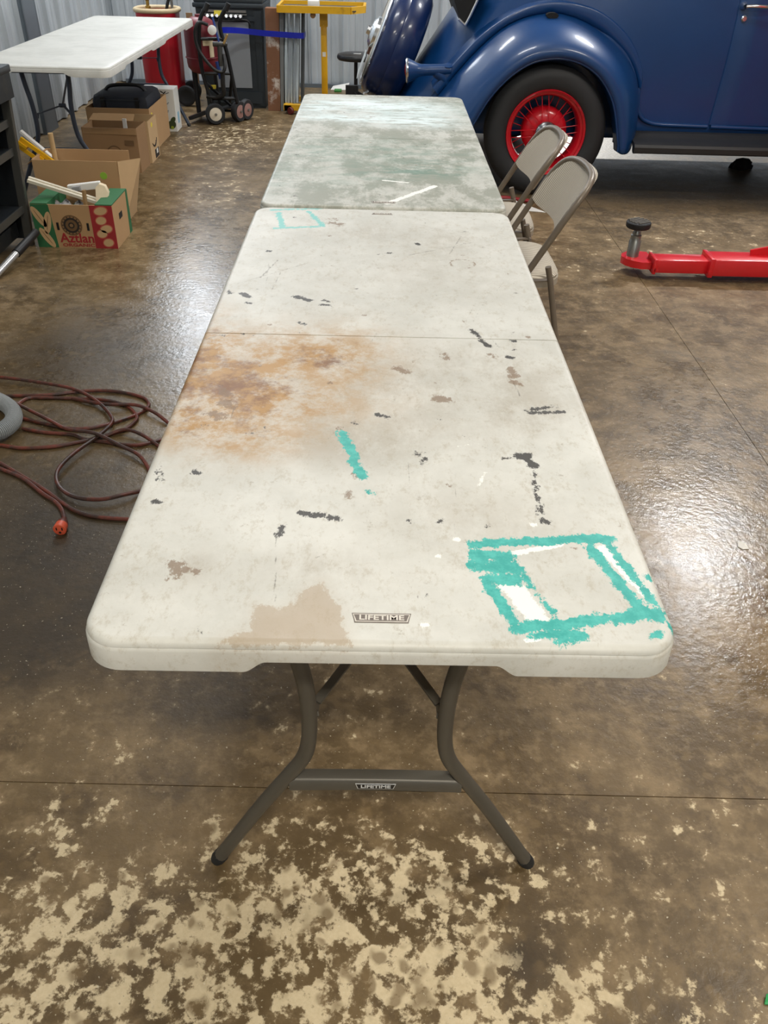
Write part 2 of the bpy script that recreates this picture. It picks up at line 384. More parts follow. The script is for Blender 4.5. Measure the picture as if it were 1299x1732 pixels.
# ---------------------------------------------------------------- folding tables
M={"teal":[[0.1319,0.2085,0.3241,0.2295,0.007,1],[0.1341,0.1857,0.1783,0.1816,0.0087,1],[0.1404,0.1636,0.1817,0.1558,0.0134,1],[0.1482,0.1347,0.1808,0.1356,0.0094,1],[0.1445,0.1224,0.1699,0.0492,0.0063,1],[0.1737,0.0374,0.3642,0.0706,0.008,1],[0.191,0.0261,0.2552,0.0276,0.007,0.85],[0.2207,0.0153,0.2461,0.019,0.0043,0.9],[0.3009,0.2052,0.3424,0.0768,0.0066,1],[0.3293,0.217,0.3641,0.0819,0.0048,0.9],[0.3384,0.0733,0.3602,0.0671,0.0108,0.95],[0.3436,0.0275,0.3546,0.032,0.0035,1],[0.3727,0.0618,0.3752,0.0432,0.0027,0.9],[0.3671,0.1456,0.3691,0.1406,0.0029,0.9],[0.1882,0.161,0.2279,0.0572,0.0018,0.9],[0.306,0.2219,0.3349,0.227,0.006,0.9],[-0.0696,0.5124,-0.0449,0.4334,0.0069,1],[-0.0466,0.4242,-0.0301,0.3792,0.0055,1],[-0.0219,0.3347,-0.0182,0.3332,0.0032,1],[-0.3299,1.7937,-0.1819,1.8176,0.006,0.75],[-0.3061,1.7663,-0.2811,1.6351,0.0078,0.8],[-0.2999,1.6231,-0.1686,1.649,0.0057,0.8],[-0.2168,1.7852,-0.1726,1.6594,0.0079,0.75]],"white":[[0.1703,0.1292,0.2067,0.0501,0.0109,1],[0.3191,0.2058,0.3573,0.1075,0.0067,0.95],[0.1877,0.1898,0.2611,0.2123,0.0039,0.9],[0.1782,0.0429,0.2252,0.0506,0.0026,0.8],[0.0154,1.8888,0.1713,2.0946,0.0076,1],[0.0027,2.1511,0.0849,2.1296,0.0034,1],[0.0792,0.1815,0.0817,0.1815,0.0029,1],[0.1079,0.2203,0.1104,0.219,0.003,1],[0.0551,0.0422,0.0581,0.0422,0.0026,1],[0.2247,0.258,0.2283,0.2581,0.0031,1],[0.1844,0.0165,0.1988,0.0179,0.0026,1],[0.1677,0.3965,0.1548,0.362,0.0022,0.7],[0.1302,0.4771,0.1666,0.4881,0.0018,0.7]],"dark":[[0.2291,0.4526,0.2446,0.4494,0.0069,1],[0.243,0.4384,0.2523,0.4206,0.0057,1],[0.2017,0.4405,0.2223,0.4468,0.0023,0.8],[0.2482,0.3993,0.2454,0.3485,0.0017,0.75],[0.2442,0.3403,0.2423,0.2914,0.0021,0.75],[0.2453,0.2705,0.2506,0.2647,0.0041,1],[0.2468,0.2855,0.2418,0.2884,0.0021,0.8],[-0.119,0.277,-0.0893,0.272,0.0041,1],[-0.0847,0.2676,-0.0633,0.2653,0.003,0.9],[-0.1508,0.2224,-0.1442,0.2439,0.002,0.8],[-0.1986,1.1249,-0.1697,1.1052,0.0063,1],[-0.3236,1.1356,-0.3103,1.1183,0.0063,1],[-0.3125,1.0828,-0.2986,1.0801,0.0031,0.9],[-0.137,1.0825,-0.1164,1.0768,0.0046,0.85],[-0.137,1.1071,-0.1231,1.1008,0.0031,0.8],[0.194,0.9597,0.2093,0.9179,0.0029,1],[0.2093,0.9179,0.2226,0.8747,0.0036,0.9],[0.2603,0.6074,0.3217,0.6233,0.0032,0.8],[0.2635,0.5988,0.3337,0.6039,0.0025,0.9],[-0.0063,0.5811,0.0097,0.5732,0.0049,0.8],[0.277,0.9125,0.2813,0.9068,0.0036,1],[0.2591,0.8287,0.2658,0.8236,0.0035,1],[-0.1837,0.9771,-0.1729,0.9713,0.0044,0.8],[-0.3458,0.3003,-0.338,0.2975,0.0026,1],[-0.3648,0.3951,-0.3555,0.3612,0.0013,0.6],[-0.3573,0.3954,-0.3474,0.3582,0.0013,0.6],[0.0541,0.461,0.0616,0.4464,0.0023,0.8],[0.0667,0.4247,0.0684,0.4176,0.0022,0.8],[0.073,0.4358,0.0748,0.4323,0.0023,1],[0.4116,0.2937,0.4155,0.2878,0.0016,0.7],[-0.2999,0.3835,-0.2955,0.3802,0.0032,0.9],[0.0941,1.5206,0.0986,1.5112,0.0046,1],[-0.0099,1.4286,0.0212,1.4399,0.0027,0.8],[-0.3016,1.4313,-0.2955,1.4317,0.0035,0.9],[-0.3618,1.1516,-0.3556,1.1373,0.0032,0.8],[0.0833,0.2596,0.0881,0.2656,0.0025,0.9],[0.0393,0.2641,0.0426,0.2554,0.0015,0.8],[-0.0481,0.5499,-0.0438,0.5459,0.003,0.8]],"brownspot":[[0.0305,0.7696,0.0443,0.7547,0.0081,0.9],[0.1061,0.6458,0.1213,0.6419,0.0089,0.95],[0.2561,0.775,0.2593,0.7443,0.0068,1],[0.2553,0.7216,0.2629,0.7096,0.0066,0.9],[-0.2916,0.1581,-0.2795,0.1382,0.0084,0.8],[-0.28,0.1406,-0.2549,0.1363,0.0055,0.75],[-0.288,0.6153,-0.2753,0.6026,0.0086,0.9],[-0.3023,0.5711,-0.2905,0.5631,0.0096,0.9],[-0.2986,0.656,-0.2878,0.6425,0.0075,0.9],[-0.1468,1.6831,-0.1208,1.6688,0.0097,0.7],[-0.1488,1.7218,-0.1346,1.7117,0.0079,0.7],[-0.0532,0.332,-0.0484,0.3258,0.0037,0.9],[-0.0464,0.3838,-0.0396,0.3789,0.0044,0.7],[0.2237,0.838,0.2286,0.8272,0.0056,0.6],[0.126,0.8332,0.1311,0.817,0.007,0.6]],"brown":[[-0.2798,0.7096,0.0961,0.1368,1],[-0.1515,0.8196,0.1321,0.1233,0.6],[-0.19,0.6084,0.1402,0.0721,0.65],[-0.3594,0.8094,0.0413,0.1732,0.75],[-0.2755,0.5004,0.0809,0.0532,0.6],[-0.0667,0.7966,0.0714,0.1256,0.35],[-0.2238,0.4544,0.069,0.0453,0.3],[-0.3376,0.5912,0.0423,0.1022,0.6],[-0.1683,0.4947,0.0607,0.0381,0.3],[-0.3342,0.8382,0.048,0.0672,0.6]],"grey":[[-0.0298,0.721,0.3475,0.1386,0.4],[-0.0894,0.5379,0.23,0.0783,0.4],[0.2359,0.7332,0.1404,0.1406,0.3],[0.0796,1.3043,0.3761,0.192,0.2],[-0.0854,0.4596,0.1497,0.0544,0.4],[-0.2567,0.1463,0.0323,0.0367,0.3],[-0.07,0.1514,0.0984,0.037,0.3],[0.137,0.2671,0.1343,0.0842,0.3],[0.2737,0.5949,0.0872,0.0633,0.4],[0.1837,1.5367,0.1635,0.0953,0.45],[-0.1421,1.5882,0.0985,0.06,0.3],[-0.2609,1.8292,0.1063,0.0472,0.3],[-0.0108,1.6239,0.1337,0.0715,0.3]],"tanpoly":[[-0.2053,0.0036],[-0.1927,0.0172],[-0.1643,0.0263],[-0.1651,0.0745],[-0.1349,0.0662],[-0.113,0.0803],[-0.1053,0.1015],[-0.0804,0.1201],[-0.0738,0.1023],[-0.0542,0.0682],[-0.0476,0.0354],[-0.0392,0.0063]],"blue2":[[-0.127,3.4494,0.1629,0.1219,0.9],[-0.2825,3.3333,0.1052,0.1285,0.8],[0.1413,3.3489,0.188,0.1793,0.8],[-0.1182,3.1258,0.2794,0.0828,0.9],[0.1843,3.103,0.1271,0.0936,0.8],[0.1071,3.0351,0.175,0.0796,0.6],[0.0085,3.3986,0.2163,0.1322,0.6]],"green2":[[0.1894,3.2259,0.157,0.1466,0.5],[-0.2305,2.491,0.1292,0.1524,0.4],[0.0946,2.5247,0.1762,0.1882,0.5],[0.1089,2.2746,0.2061,0.0918,0.8],[-0.0529,2.1829,0.1594,0.1012,0.25],[0.2401,2.4091,0.1071,0.1619,0.4],[-0.2749,3.4295,0.0536,0.0812,0.8],[0.1442,3.4441,0.1094,0.0952,0.7],[0.0083,3.2664,0.0523,0.0633,0.9],[-0.1259,2.5931,0.2677,0.1778,0.4],[-0.3474,2.1554,0.0585,0.2063,0.3],[0.3342,3.4417,0.0549,0.1609,0.6],[-0.1713,2.1718,0.1781,0.1755,0.25]],"scr":[[-0.1533,0.2223,-0.1405,0.0831,0.0009,0.7],[-0.1484,0.175,-0.1414,0.0773,0.0009,0.6],[-0.0047,0.1991,0.0379,0.2072,0.001,0.5],[0.0358,0.1232,0.0578,0.0709,0.0009,0.6],[0.0578,0.0709,0.0763,0.0547,0.0009,0.6],[-0.3745,0.0887,-0.3349,0.0702,0.0009,0.6],[-0.3168,0.9265,-0.3715,0.8791,0.0014,0.7],[-0.0319,0.8533,-0.0078,0.9429,0.0014,0.6],[0.0931,0.9179,0.1064,0.805,0.0014,0.5],[0.0349,0.7492,0.0206,0.6062,0.0013,0.5],[0.2533,0.734,0.2611,0.6618,0.0016,0.7],[0.2255,0.9399,0.2632,0.8126,0.0014,0.6],[-0.0475,0.5294,-0.1184,0.5065,0.0012,0.5],[0.1383,0.5165,0.1846,0.4659,0.0012,0.6],[0.184,0.4602,0.1633,0.4318,0.0011,0.5],[-0.2974,1.2397,-0.2671,1.3665,0.0017,0.7],[-0.2787,1.2019,-0.2873,1.3435,0.0017,0.6],[-0.2606,1.1651,-0.2513,1.2829,0.0016,0.6],[-0.3489,1.1975,-0.1903,1.3499,0.0017,0.6],[0.0677,1.4248,0.2489,1.5414,0.0027,0.5],[0.2201,1.5894,0.1775,1.4414,0.0028,0.5],[0.1241,1.6606,0.2556,1.6177,0.0025,0.5],[0.0821,1.39,0.2365,1.4003,0.0023,0.5],[0.1896,1.0168,0.2292,1.1575,0.0016,0.5],[0.2015,1.0012,0.2614,1.1968,0.0016,0.5],[0.2294,1.0862,0.2946,1.2373,0.0016,0.5],[0.2822,1.2563,0.3239,1.2391,0.0017,0.5],[-0.0376,1.2168,-0.0564,1.2873,0.0017,0.5],[-0.2913,0.1976,-0.2902,0.3306,0.001,0.4],[0.2436,0.16,0.3133,0.2152,0.001,0.5],[0.2173,0.098,0.285,0.1806,0.0009,0.4],[0.3105,0.1618,0.2937,0.0655,0.0009,0.4],[-0.0063,0.5726,0.332,0.6193,0.0012,0.5],[-0.1541,0.5665,-0.0064,0.5941,0.0012,0.5]],"ring":[0.2066,1.372]}
def seg_mask(X, Y, L, soft=.004):
    out = np.zeros_like(X)
    for ax, ay, bx, by, hw, s in L:
        r = hw+.02; k = (X > min(ax, bx)-r) & (X < max(ax, bx)+r) & (Y > min(ay, by)-r) & (Y < max(ay, by)+r)
        if not k.any(): continue
        x, y = X[k]-ax, Y[k]-ay; dx, dy = bx-ax, by-ay; q = dx*dx+dy*dy+1e-9
        t = np.clip((x*dx+y*dy)/q, 0, 1); d = np.hypot(x-t*dx, y-t*dy)
        sf = max(soft, hw*1.1)
        out[k] = np.maximum(out[k], s*np.clip(.66-(d-hw)/(2*sf), 0, 1.4))
    return out
def blob_mask(X, Y, L):
    o = np.zeros_like(X)
    for cx, cy, rx, ry, s in L: o = 1-(1-o)*(1-np.clip(s*np.exp(-((X-cx)/rx)**2-((Y-cy)/ry)**2), 0, 1))
    return o
def poly_mask(X, Y, P, soft=.012):
    ins = np.zeros(X.shape, bool); dmin = np.full(X.shape, 9.0); n = len(P)
    for i in range(n):
        (ax, ay), (bx, by) = P[i], P[(i+1) % n]
        c = ((ay > Y) != (by > Y)); xi = ax + (Y-ay)*(bx-ax)/((by-ay) or 1e-9); ins ^= c & (X < xi)
        dx, dy = bx-ax, by-ay; t = np.clip(((X-ax)*dx+(Y-ay)*dy)/(dx*dx+dy*dy+1e-9), 0, 1); dmin = np.minimum(dmin, np.hypot(X-ax-t*dx, Y-ay-t*dy))
    return np.clip(.5 + np.where(ins, 1, -1)*dmin/(2*soft), 0, 1)
def table_masks(me, ox, oy, second):
    n = len(me.vertices); co = np.empty(n*3, np.float32); me.vertices.foreach_get('co', co); co = co.reshape(-1, 3)
    X, Y = co[:, 0]+ox, co[:, 1]+oy
    rng = np.random.default_rng(5 if second else 3); L = []
    for _ in range(110):
        x, y = rng.uniform(-.36, .36), rng.uniform(oy+.02, oy+1.8); a = rng.uniform(0, PI); l = rng.uniform(.01, .07)
        L.append((x, y, x+l*math.cos(a), y+l*math.sin(a), .0006, rng.uniform(.45, .7)))
    spk = []
    for _ in range(70):
        x, y = rng.uniform(-.36, .36), rng.uniform(oy+.02, oy+1.8); spk.append((x, y, x+rng.uniform(-.004, .004), y, rng.uniform(.0006, .002), rng.uniform(.5, .9)))
    ring = np.clip(1-np.abs(np.hypot(X-M['ring'][0], Y-M['ring'][1])-.032)/.006, 0, 1)*.75
    A = [seg_mask(X, Y, M['teal'], .008), blob_mask(X, Y, [(q[0], q[1], q[2]*1.08, q[3]*1.08, min(1.0, q[4]*1.3)) for q in M['brown']]), seg_mask(X, Y, M['dark']+(spk[:35]), .006), seg_mask(X, Y, M['white'], .005)]
    B = [blob_mask(X, Y, M['grey'])*(not second), poly_mask(X, Y, M['tanpoly'], .02), np.maximum(seg_mask(X, Y, M['brownspot']+spk[35:], .007), ring*(not second)*.8), seg_mask(X, Y, M['scr']+L, .003)]
    C = [blob_mask(X, Y, M['blue2'])*second, blob_mask(X, Y, M['green2'])*second, np.full_like(X, 1.0 if second else 0.0), (Y > 1.3).astype(float)]
    for nm, Q in (('mark_a', A), ('mark_b', B), ('mark_c', C)):
        a = me.attributes.new(nm, 'FLOAT_COLOR', 'POINT'); a.data.foreach_set('color', np.stack(Q, 1).astype(np.float32).ravel())
PL_S, PL_C = plastic_mat(True), plastic_mat(False)
HT = .737; W = .381; LIP = .013; RC = .052
def half_top(y0, y1, flip, cell):
    """one moulded half: rounded outer corners at y0 (or at y1 when flip), lip, groove, skirt with raised centre"""
    Wg = W-LIP; Lh = y1-y0-LIP-.001; nx = max(8, int(2*Wg/cell)); ny = max(8, int(Lh/cell)); r = RC-LIP
    ts = np.concatenate([r*(1-np.cos(np.linspace(0, PI/2, 12)))[:-1], np.linspace(r, Lh, ny)]); n = nx+1
    rows = []
    for t in ts:
        hw = Wg-r+math.sqrt(max(0, r*r-(r-t)**2)) if t < r else Wg
        rows.append(np.stack([np.linspace(-hw, hw, n), np.full(n, t), np.zeros(n)], 1))
    R = len(rows); co = np.concatenate(rows); F = []
    i = np.arange((n-1)*(R-1)); rr = i//(n-1); k = i % (n-1); a = rr*n+k
    F = np.stack([a, a+1, a+1+n, a+n], 1).tolist()
    per = list(range(n)) + [n*j+n-1 for j in range(1, R)] + [n*(R-1)+q for q in range(n-2, -1, -1)] + [n*j for j in range(R-2, 0, -1)]
    Pm = co[per]; m = len(per); nor = np.zeros((m, 3))
    for q, (x, t, _) in enumerate(Pm):
        if t > Lh-1e-6: nor[q] = (0, .08, 0) if abs(x) < Wg-1e-6 else (math.copysign(1, x), .08, 0)
        elif t < r: cx = math.copysign(Wg-r, x); d = np.array([x-cx if abs(x) > Wg-r else 0, t-r, 0]); nor[q] = d/np.linalg.norm(d)
        else: nor[q] = (math.copysign(1, x), 0, 0)
    def drop(x, t):
        if t > Lh-1e-6 and abs(x) < Wg-1e-6: return -.03
        sm = lambda v: v*v*(3-2*v)
        e = abs(nor_cur[1]) > .9
        if e: u = min(1, max(0, (abs(x)-.145)/.03)); return -.030-.018*sm(u)
        u = min(1, max(0, (abs(t-Lh*.56)-Lh*.27)/.03)); return -.036-.012*sm(u)
    prof = [(.0035, -.0008), (.0075, -.0032), (.0098, -.0066), (.0105, -.0100), (.0092, -.0112), (.0108, -.0126), (.0125, -.016), (.013, None), (.009, None), (.002, -.014)]
    base = len(co); allv = [co]; prev = per
    for off, z in prof:
        ring = []
        for q in range(m):
            nor_cur = nor[q]; x, t, _ = Pm[q]
            zz = drop(x, t) if z is None else z
            ring.append((x+nor[q][0]*off, t+nor[q][1]*off, zz))
        idx = list(range(base, base+m)); base += m; allv.append(np.array(ring))
        F += [(prev[(q+1) % m], prev[q], idx[q], idx[(q+1) % m]) for q in range(m)]; prev = idx
    F.append(tuple(prev))
    V = np.concatenate(allv); V[:, 1] += LIP
    V[:, 1] = (y1-V[:, 1]) if flip else (y0+V[:, 1])
    if flip: F = [f[::-1] for f in F]
    V[:, 2] += HT
    me = bpy.data.meshes.new('tabletop_half'); me.from_pydata(V.tolist(), [], F)
    me.polygons.foreach_set('use_smooth', [True]*len(me.polygons)); me.set_sharp_from_angle(angle=math.radians(35))
    return me
LEGP = [(.127, .700), (.120, .62), (.110, .55), (.106, .48), (.108, .41), (.118, .355), (.145, .30), (.20, .198), (.292, .012)]
EMB_G = M_('emblem_grey', (110, 100, 92), .5); EMB_L = M_('emblem_light', (214, 208, 198), .5); LAB_B = M_('label_black', (26, 27, 30), .4); LAB_W = M_('label_silver', (212, 214, 214), .35)
def emblem(root, x, y, up, size=1.0, name='emblem'):
    """moulded badge: grey outlined trapezoid with the maker's word"""
    w, h = .0385*size, .0088*size; s = up; z = HT+.0002
    def trap(k, zz): return [(x+s*px_*k[0], y+s*py_*k[1], zz) for px_, py_ in ((-w, h), (w, h), (w*.94, -h*.1), (w*.9, -h), (-w*.9, -h), (-w*.94, -h*.1))]
    e = MB().prism(trap((1, 1), z-.001), (0, 0, 1), .0014).build(name, EMB_G, root, False)
    MB().prism(trap((.97, .82), z+.0003), (0, 0, 1), .0003).build('badge_field', EMB_L, e, False)
    MB().prism(trap((.93, .66), z+.0006), (0, 0, 1), .0002).build('badge_centre', EMB_G, e, False)
    text_mesh('lettering', 'LIFETIME', .0125*size, EMB_L, e, Matrix.Translation((0, 0, 0)) @ frame4((x, y-s*.0003, z+.0009), (s, 0, 0), (0, s, 0)), .0002, .058*size, .0003)
def folding_table(label, ox, oy, L, marks, second=0, rz=0.0, legcol=LEGMET, cell=.004, detail=True):
    t = thing('folding_table', label, 'table', (ox, oy, 0), rz, 'white folding tables')
    for a, b, fl_ in ((0, L/2-.001, False), (L/2+.001, L, True)):
        me = half_top(a, b, fl_, cell)
        if marks: table_masks(me, ox, oy, second)
        me.materials.append(PL_S if marks else PL_C); o = bpy.data.objects.new('tabletop_half', me); COL.objects.link(o); o.parent = t
    for e in (0, 1):
        yy = (lambda q: q) if e == 0 else (lambda q: L-q)
        for s in (-1, 1):
            pts = spline([(s*x, yy(.100+.056*(.70-z)/.70), z) for x, z in LEGP], 5)
            lg = MB().tube(pts, .0128, 12).build('leg', legcol, t, local=True)
            MB().tube([(s*.287, yy(.1553), .0205), (s*.2945, yy(.156), .0075), (s*.298, yy(.1562), .001)], [.0142, .0142, .0125], 12).build('foot_cap', RUBBER, lg, local=True)
            MB().beam((s*.098, yy(.128), .455), (s*.095, yy(.135), .478), .004, .016).beam((s*.095, yy(.135), .478), (s*.006, yy(.285), .496), .014, .0045, (0, 0, 1)).tube([(s*.108, yy(.122), .462), (s*.092, yy(.126), .462)], .005, 8).build('brace', legcol, t, local=True)
        rows = []
        for k in range(13):
            x = -.145+.29*k/12; b = .004*(1-(x/.145)**2); y = yy(.134); hh = .0145-(.002*(1-(x/.145)**2))
            d = 1 if e == 0 else -1
            rows.append([(x, y-d*.012, .284-hh+b*.4), (x, y-d*.013, .284+hh*.75+b), (x, y-d*.008, .284+hh+b), (x, y+d*.010, .284+hh+b), (x, y+d*.012, .284-hh+b*.4)])
        cb = MB().loft(rows, True).build('crossbar', legcol, t, local=True, angle=75)
        MB().beam((0, yy(.285), .492), (0, yy(.56), .700), .016, .005, (1, 0, 0)).tube([(-.018, yy(.285), .496), (.018, yy(.285), .496)], .011, 10).build('folding_strut', legcol, t, local=True)
        MB().bb(-.16, .16, yy(.05), yy(.13), .695, .712).build('hinge_channel', legcol, t, local=True)
        if detail:
            y = oy+yy(.134)-(.0131 if e == 0 else -.0131); d = 1 if e == 0 else -1; z0 = .2865
            MB().prism([(ox-.034, y, z0+.0065), (ox+.034, y, z0+.0065), (ox+.030, y, z0-.0065), (ox-.030, y, z0-.0065)], (0, -d, 0), .001).build('label_plate', LAB_W, cb, False)
            pl = MB().prism([(ox-.0325, y-d*.001, z0+.0055), (ox+.0325, y-d*.001, z0+.0055), (ox+.029, y-d*.001, z0-.0055), (ox-.029, y-d*.001, z0-.0055)], (0, -d, 0), .0004).build('label_field', LAB_B, cb, False)
            text_mesh('label_lettering', 'LIFETIME', .011, LAB_W, cb, frame4((ox, y-d*.0016, z0), (d, 0, 0), (0, 0, 1)), .0001, .05, .0003)
    if detail:
        emblem(t, ox, oy+.052, 1); emblem(t, ox, oy+L-.05, -1, .8)
    return t
folding_table('stained white folding table nearest the camera with a turquoise painted square outline', 0, 0, 1.83, True)
folding_table('far white folding table with grey green film and pale paint smears, beside the blue car', 0.004, 1.846, 1.83, True, 1)
folding_table('cleaner off white folding table standing against the left wall above cardboard boxes', -1.842, 4.235, 2.40, False, 0, -.006, M_('leg_blue_grey', (58, 66, 80), .45, .3), .03, False)

# ---------------------------------------------------------------- the blue car
def paint(name, rgb, rough=.33):
    t = NT(name); n = t.noise(3, 4); n2 = t.noise(9, 5, .6)
    c = lin(rgb); t.base(t.mix(n, tuple(v*.85 for v in c), tuple(v*1.15 for v in c)))
    t.rough(t.math('ADD', rough, t.math('MULTIPLY', n2, .12))); t.b.inputs['Coat Weight'].default_value = .4; t.b.inputs['Coat Roughness'].default_value = .12
    t.bump(t.noise(4, 2), .03, .01); return t.m
BLUE = paint('car_blue', (8, 60, 114)); NAVY = paint('car_navy_spare', (9, 36, 84), .3)
UNDER = M_('underbody_black', (16, 16, 17), .8)
DARKG = M_('running_board_rubber', (44, 45, 47), .55, 0, .25, 14)
car = thing('car', 'blue vintage car with red wire wheels and a rear mounted spare, beyond the far table', 'car', (1.0, 5.6, 0))
YC = 5.6
def yside(z): return 4.965 - .02*math.exp(-((z-.85)/.3)**2) + .10*max(0, (z-1.05))**1.5
def xrear(z): return .14 + (z-.49)*.70 + .10*max(0, .5-z)
def body_row(z, dy=0.0, x1=3.7):
    hw = YC - yside(z) + dy; xr = xrear(z); Lr = 1.15; pts = []
    xs = np.concatenate([np.linspace(x1, xr+Lr, 10)[:-1]])
    near = [(x, YC-hw) for x in xs]
    for k in range(17):
        a = (PI/2)*k/16; e = 2/2.7
        near.append((xr+Lr-Lr*math.sin(a)**e, YC-hw*math.cos(a)**e))
    far = [(x, 2*YC-y) for x, y in near[::-1][1:]]
    return [(x, y, z) for x, y in near+far]
zs = [.30, .34, .38, .43, .5, .6, .7, .8, .9, 1.0, 1.1, 1.2, 1.3, 1.4]
rows = [body_row(z, -.03 if z < .33 else 0) for z in zs]
for z, dy, k in ((1.47, -.06, 0), (1.55, -.12, 0), (1.60, -.25, 0), (1.625, -.42, 0)): rows.append([(x+.05*(z-1.4)*4, YC+(y-YC)*(1+dy/.62), z) for x, y, _ in body_row(1.4)])
mb = MB().loft(rows); n = len(rows[0]); mb.f.append(tuple((len(rows)-1)*n+k for k in range(n))); mb.f.append(tuple(range(n)))
mb.build('body', BLUE, car, True, angle=50)
# window glass and deck-lid opening are above or at the edge of the frame; built plainly where they stand
GLASS = NT('window_glass'); GLASS.base((.02, .03, .035)); GLASS.rough(.05); GLASS = GLASS.m
# door with its bead, handle and lock
def side_patch(x0f, x1, z0, z1, dy, nz=16, nx=10, xe=.012):
    rows = []
    for i in range(nz):
        z = z0+(z1-z0)*i/(nz-1); y = yside(z); xa = x0f(z)
        rows.append([(xa, y+.006, z), (xa, y-dy*.5, z), (xa+.006, y-dy, z)] + [(xa+.006+(x1-xa-.006)*k/nx, y-dy, z) for k in range(1, nx+1)] + [(x1, y+.006, z)])
    return MB().loft([[(p[0], p[1]+.004 + .01, p[2]-.0) for p in rows[0]]] + rows + [[(p[0], yside(z1)+.006, z1) for p in rows[-1]]])
dx0 = lambda z: 2.074 + .012*math.sin((z-.4)*3)
door = side_patch(dx0, 3.35, .40, 1.36, .010).build('door', BLUE, car, True, angle=50)
hd = MB().tube(spline([(2.112, 4.905, 1.047), (2.16, 4.895, 1.05), (2.26, 4.90, 1.047), (2.285, 4.93, 1.044)], 4), [.010]*4+[.011]*4+[.008]*5, 10)
hd.lathe([(0, -.03), (.02, -.03), (.022, -.012), (.012, .02)], (2.105, 4.92, 1.047), (0, -1, 0), 14).build('door_handle', CHROME, door)
MB().lathe([(.018, -.02), (.018, .004), (.012, .010), (0, .010)], (2.127, 4.935, .982), (0, -1, 0), 14).build('door_lock', CHROME, door)
# lower bead of body and door, sill
bead = spline([(1.585, 4.955, .60), (1.60, 4.953, .50), (1.625, 4.953, .445), (1.67, 4.955, .412), (1.75, 4.957, .394), (1.9, 4.957, .390), (2.066, 4.957, .388)], 6)
MB().tube(bead, .013, 10).build('body_bead', BLUE, car)
MB().tube([(2.085, 4.952, .388), (2.6, 4.952, .382), (3.35, 4.952, .376)], .013, 10).build('door_bead', BLUE, door)
MB().bb(1.5, 3.5, 4.99, 5.03, .27, .40).bb(1.5, 3.5, 6.17, 6.21, .27, .40).bb(.5, 3.6, 5.05, 6.15, .30, .34).build('sill', UNDER, car, False)
# running boards: ribbed rubber top, rolled lip
for sgn in (1, -1):
    f = (lambda y: y) if sgn == 1 else (lambda y: 2*YC-y)
    prof = [(5.03, .352), (4.95, .352), (4.93, .360), (4.85, .357), (4.84, .350), (4.75, .345), (4.69, .341), (4.665, .333), (4.655, .318), (4.66, .288), (4.675, .280), (4.70, .288), (4.72, .325), (5.03, .33)]
    rows = [[(x, f(y), z-(.0 if x < 3 else .0)) for y, z in prof] for x in (1.545, 1.56, 2.2, 3.0, 3.3)]
    mb = MB().loft(rows, True); mb.f.append(tuple(range(len(prof)))); mb.build('running_board', DARKG, car, True, angle=35)
# rear fenders: lofted from wheel opening lip, over the crown, to the body
OPEN = [(1.458, .285), (1.452, .33), (1.437, .385), (1.412, .475), (1.377, .562), (1.327, .637), (1.263, .702), (1.179, .752), (1.093, .778), (.99, .785), (.872, .762), (.772, .706), (.693, .635), (.628, .556), (.571, .460), (.52, .37), (.46, .29)]
JUN = [(1.60, .280), (1.612, .34), (1.612, .42), (1.604, .52), (1.583, .60), (1.541, .69), (1.456, .787), (1.327, .880), (1.206, .94), (1.092, .974), (.985, .984), (.85, .962), (.72, .905), (.60, .81), (.47, .675), (.35, .53), (.24, .40)]
def resample(P, n):
    Q = spline([(x, 0, z) for x, z in P], 12); d = [0]
    for a, b in zip(Q, Q[1:]): d.append(d[-1]+(b-a).length)
    out = []; j = 0
    for k in range(n):
        t = d[-1]*k/(n-1)
        while j < len(d)-2 and d[j+1] < t: j += 1
        u = (t-d[j])/max(1e-9, d[j+1]-d[j]); out.append(Q[j].lerp(Q[j+1], min(1, max(0, u))))
    return out
NF = 64; O_ = resample(OPEN, NF); J_ = resample(JUN, NF)
CR = [(-.10, 4.76), (-.02, 4.685), (.02, 4.668), (.12, 4.660), (.26, 4.668), (.42, 4.695), (.58, 4.735), (.72, 4.785), (.85, 4.845), (.95, 4.91), (1.0, 4.965), (1.005, 5.0), (.99, 5.22)]
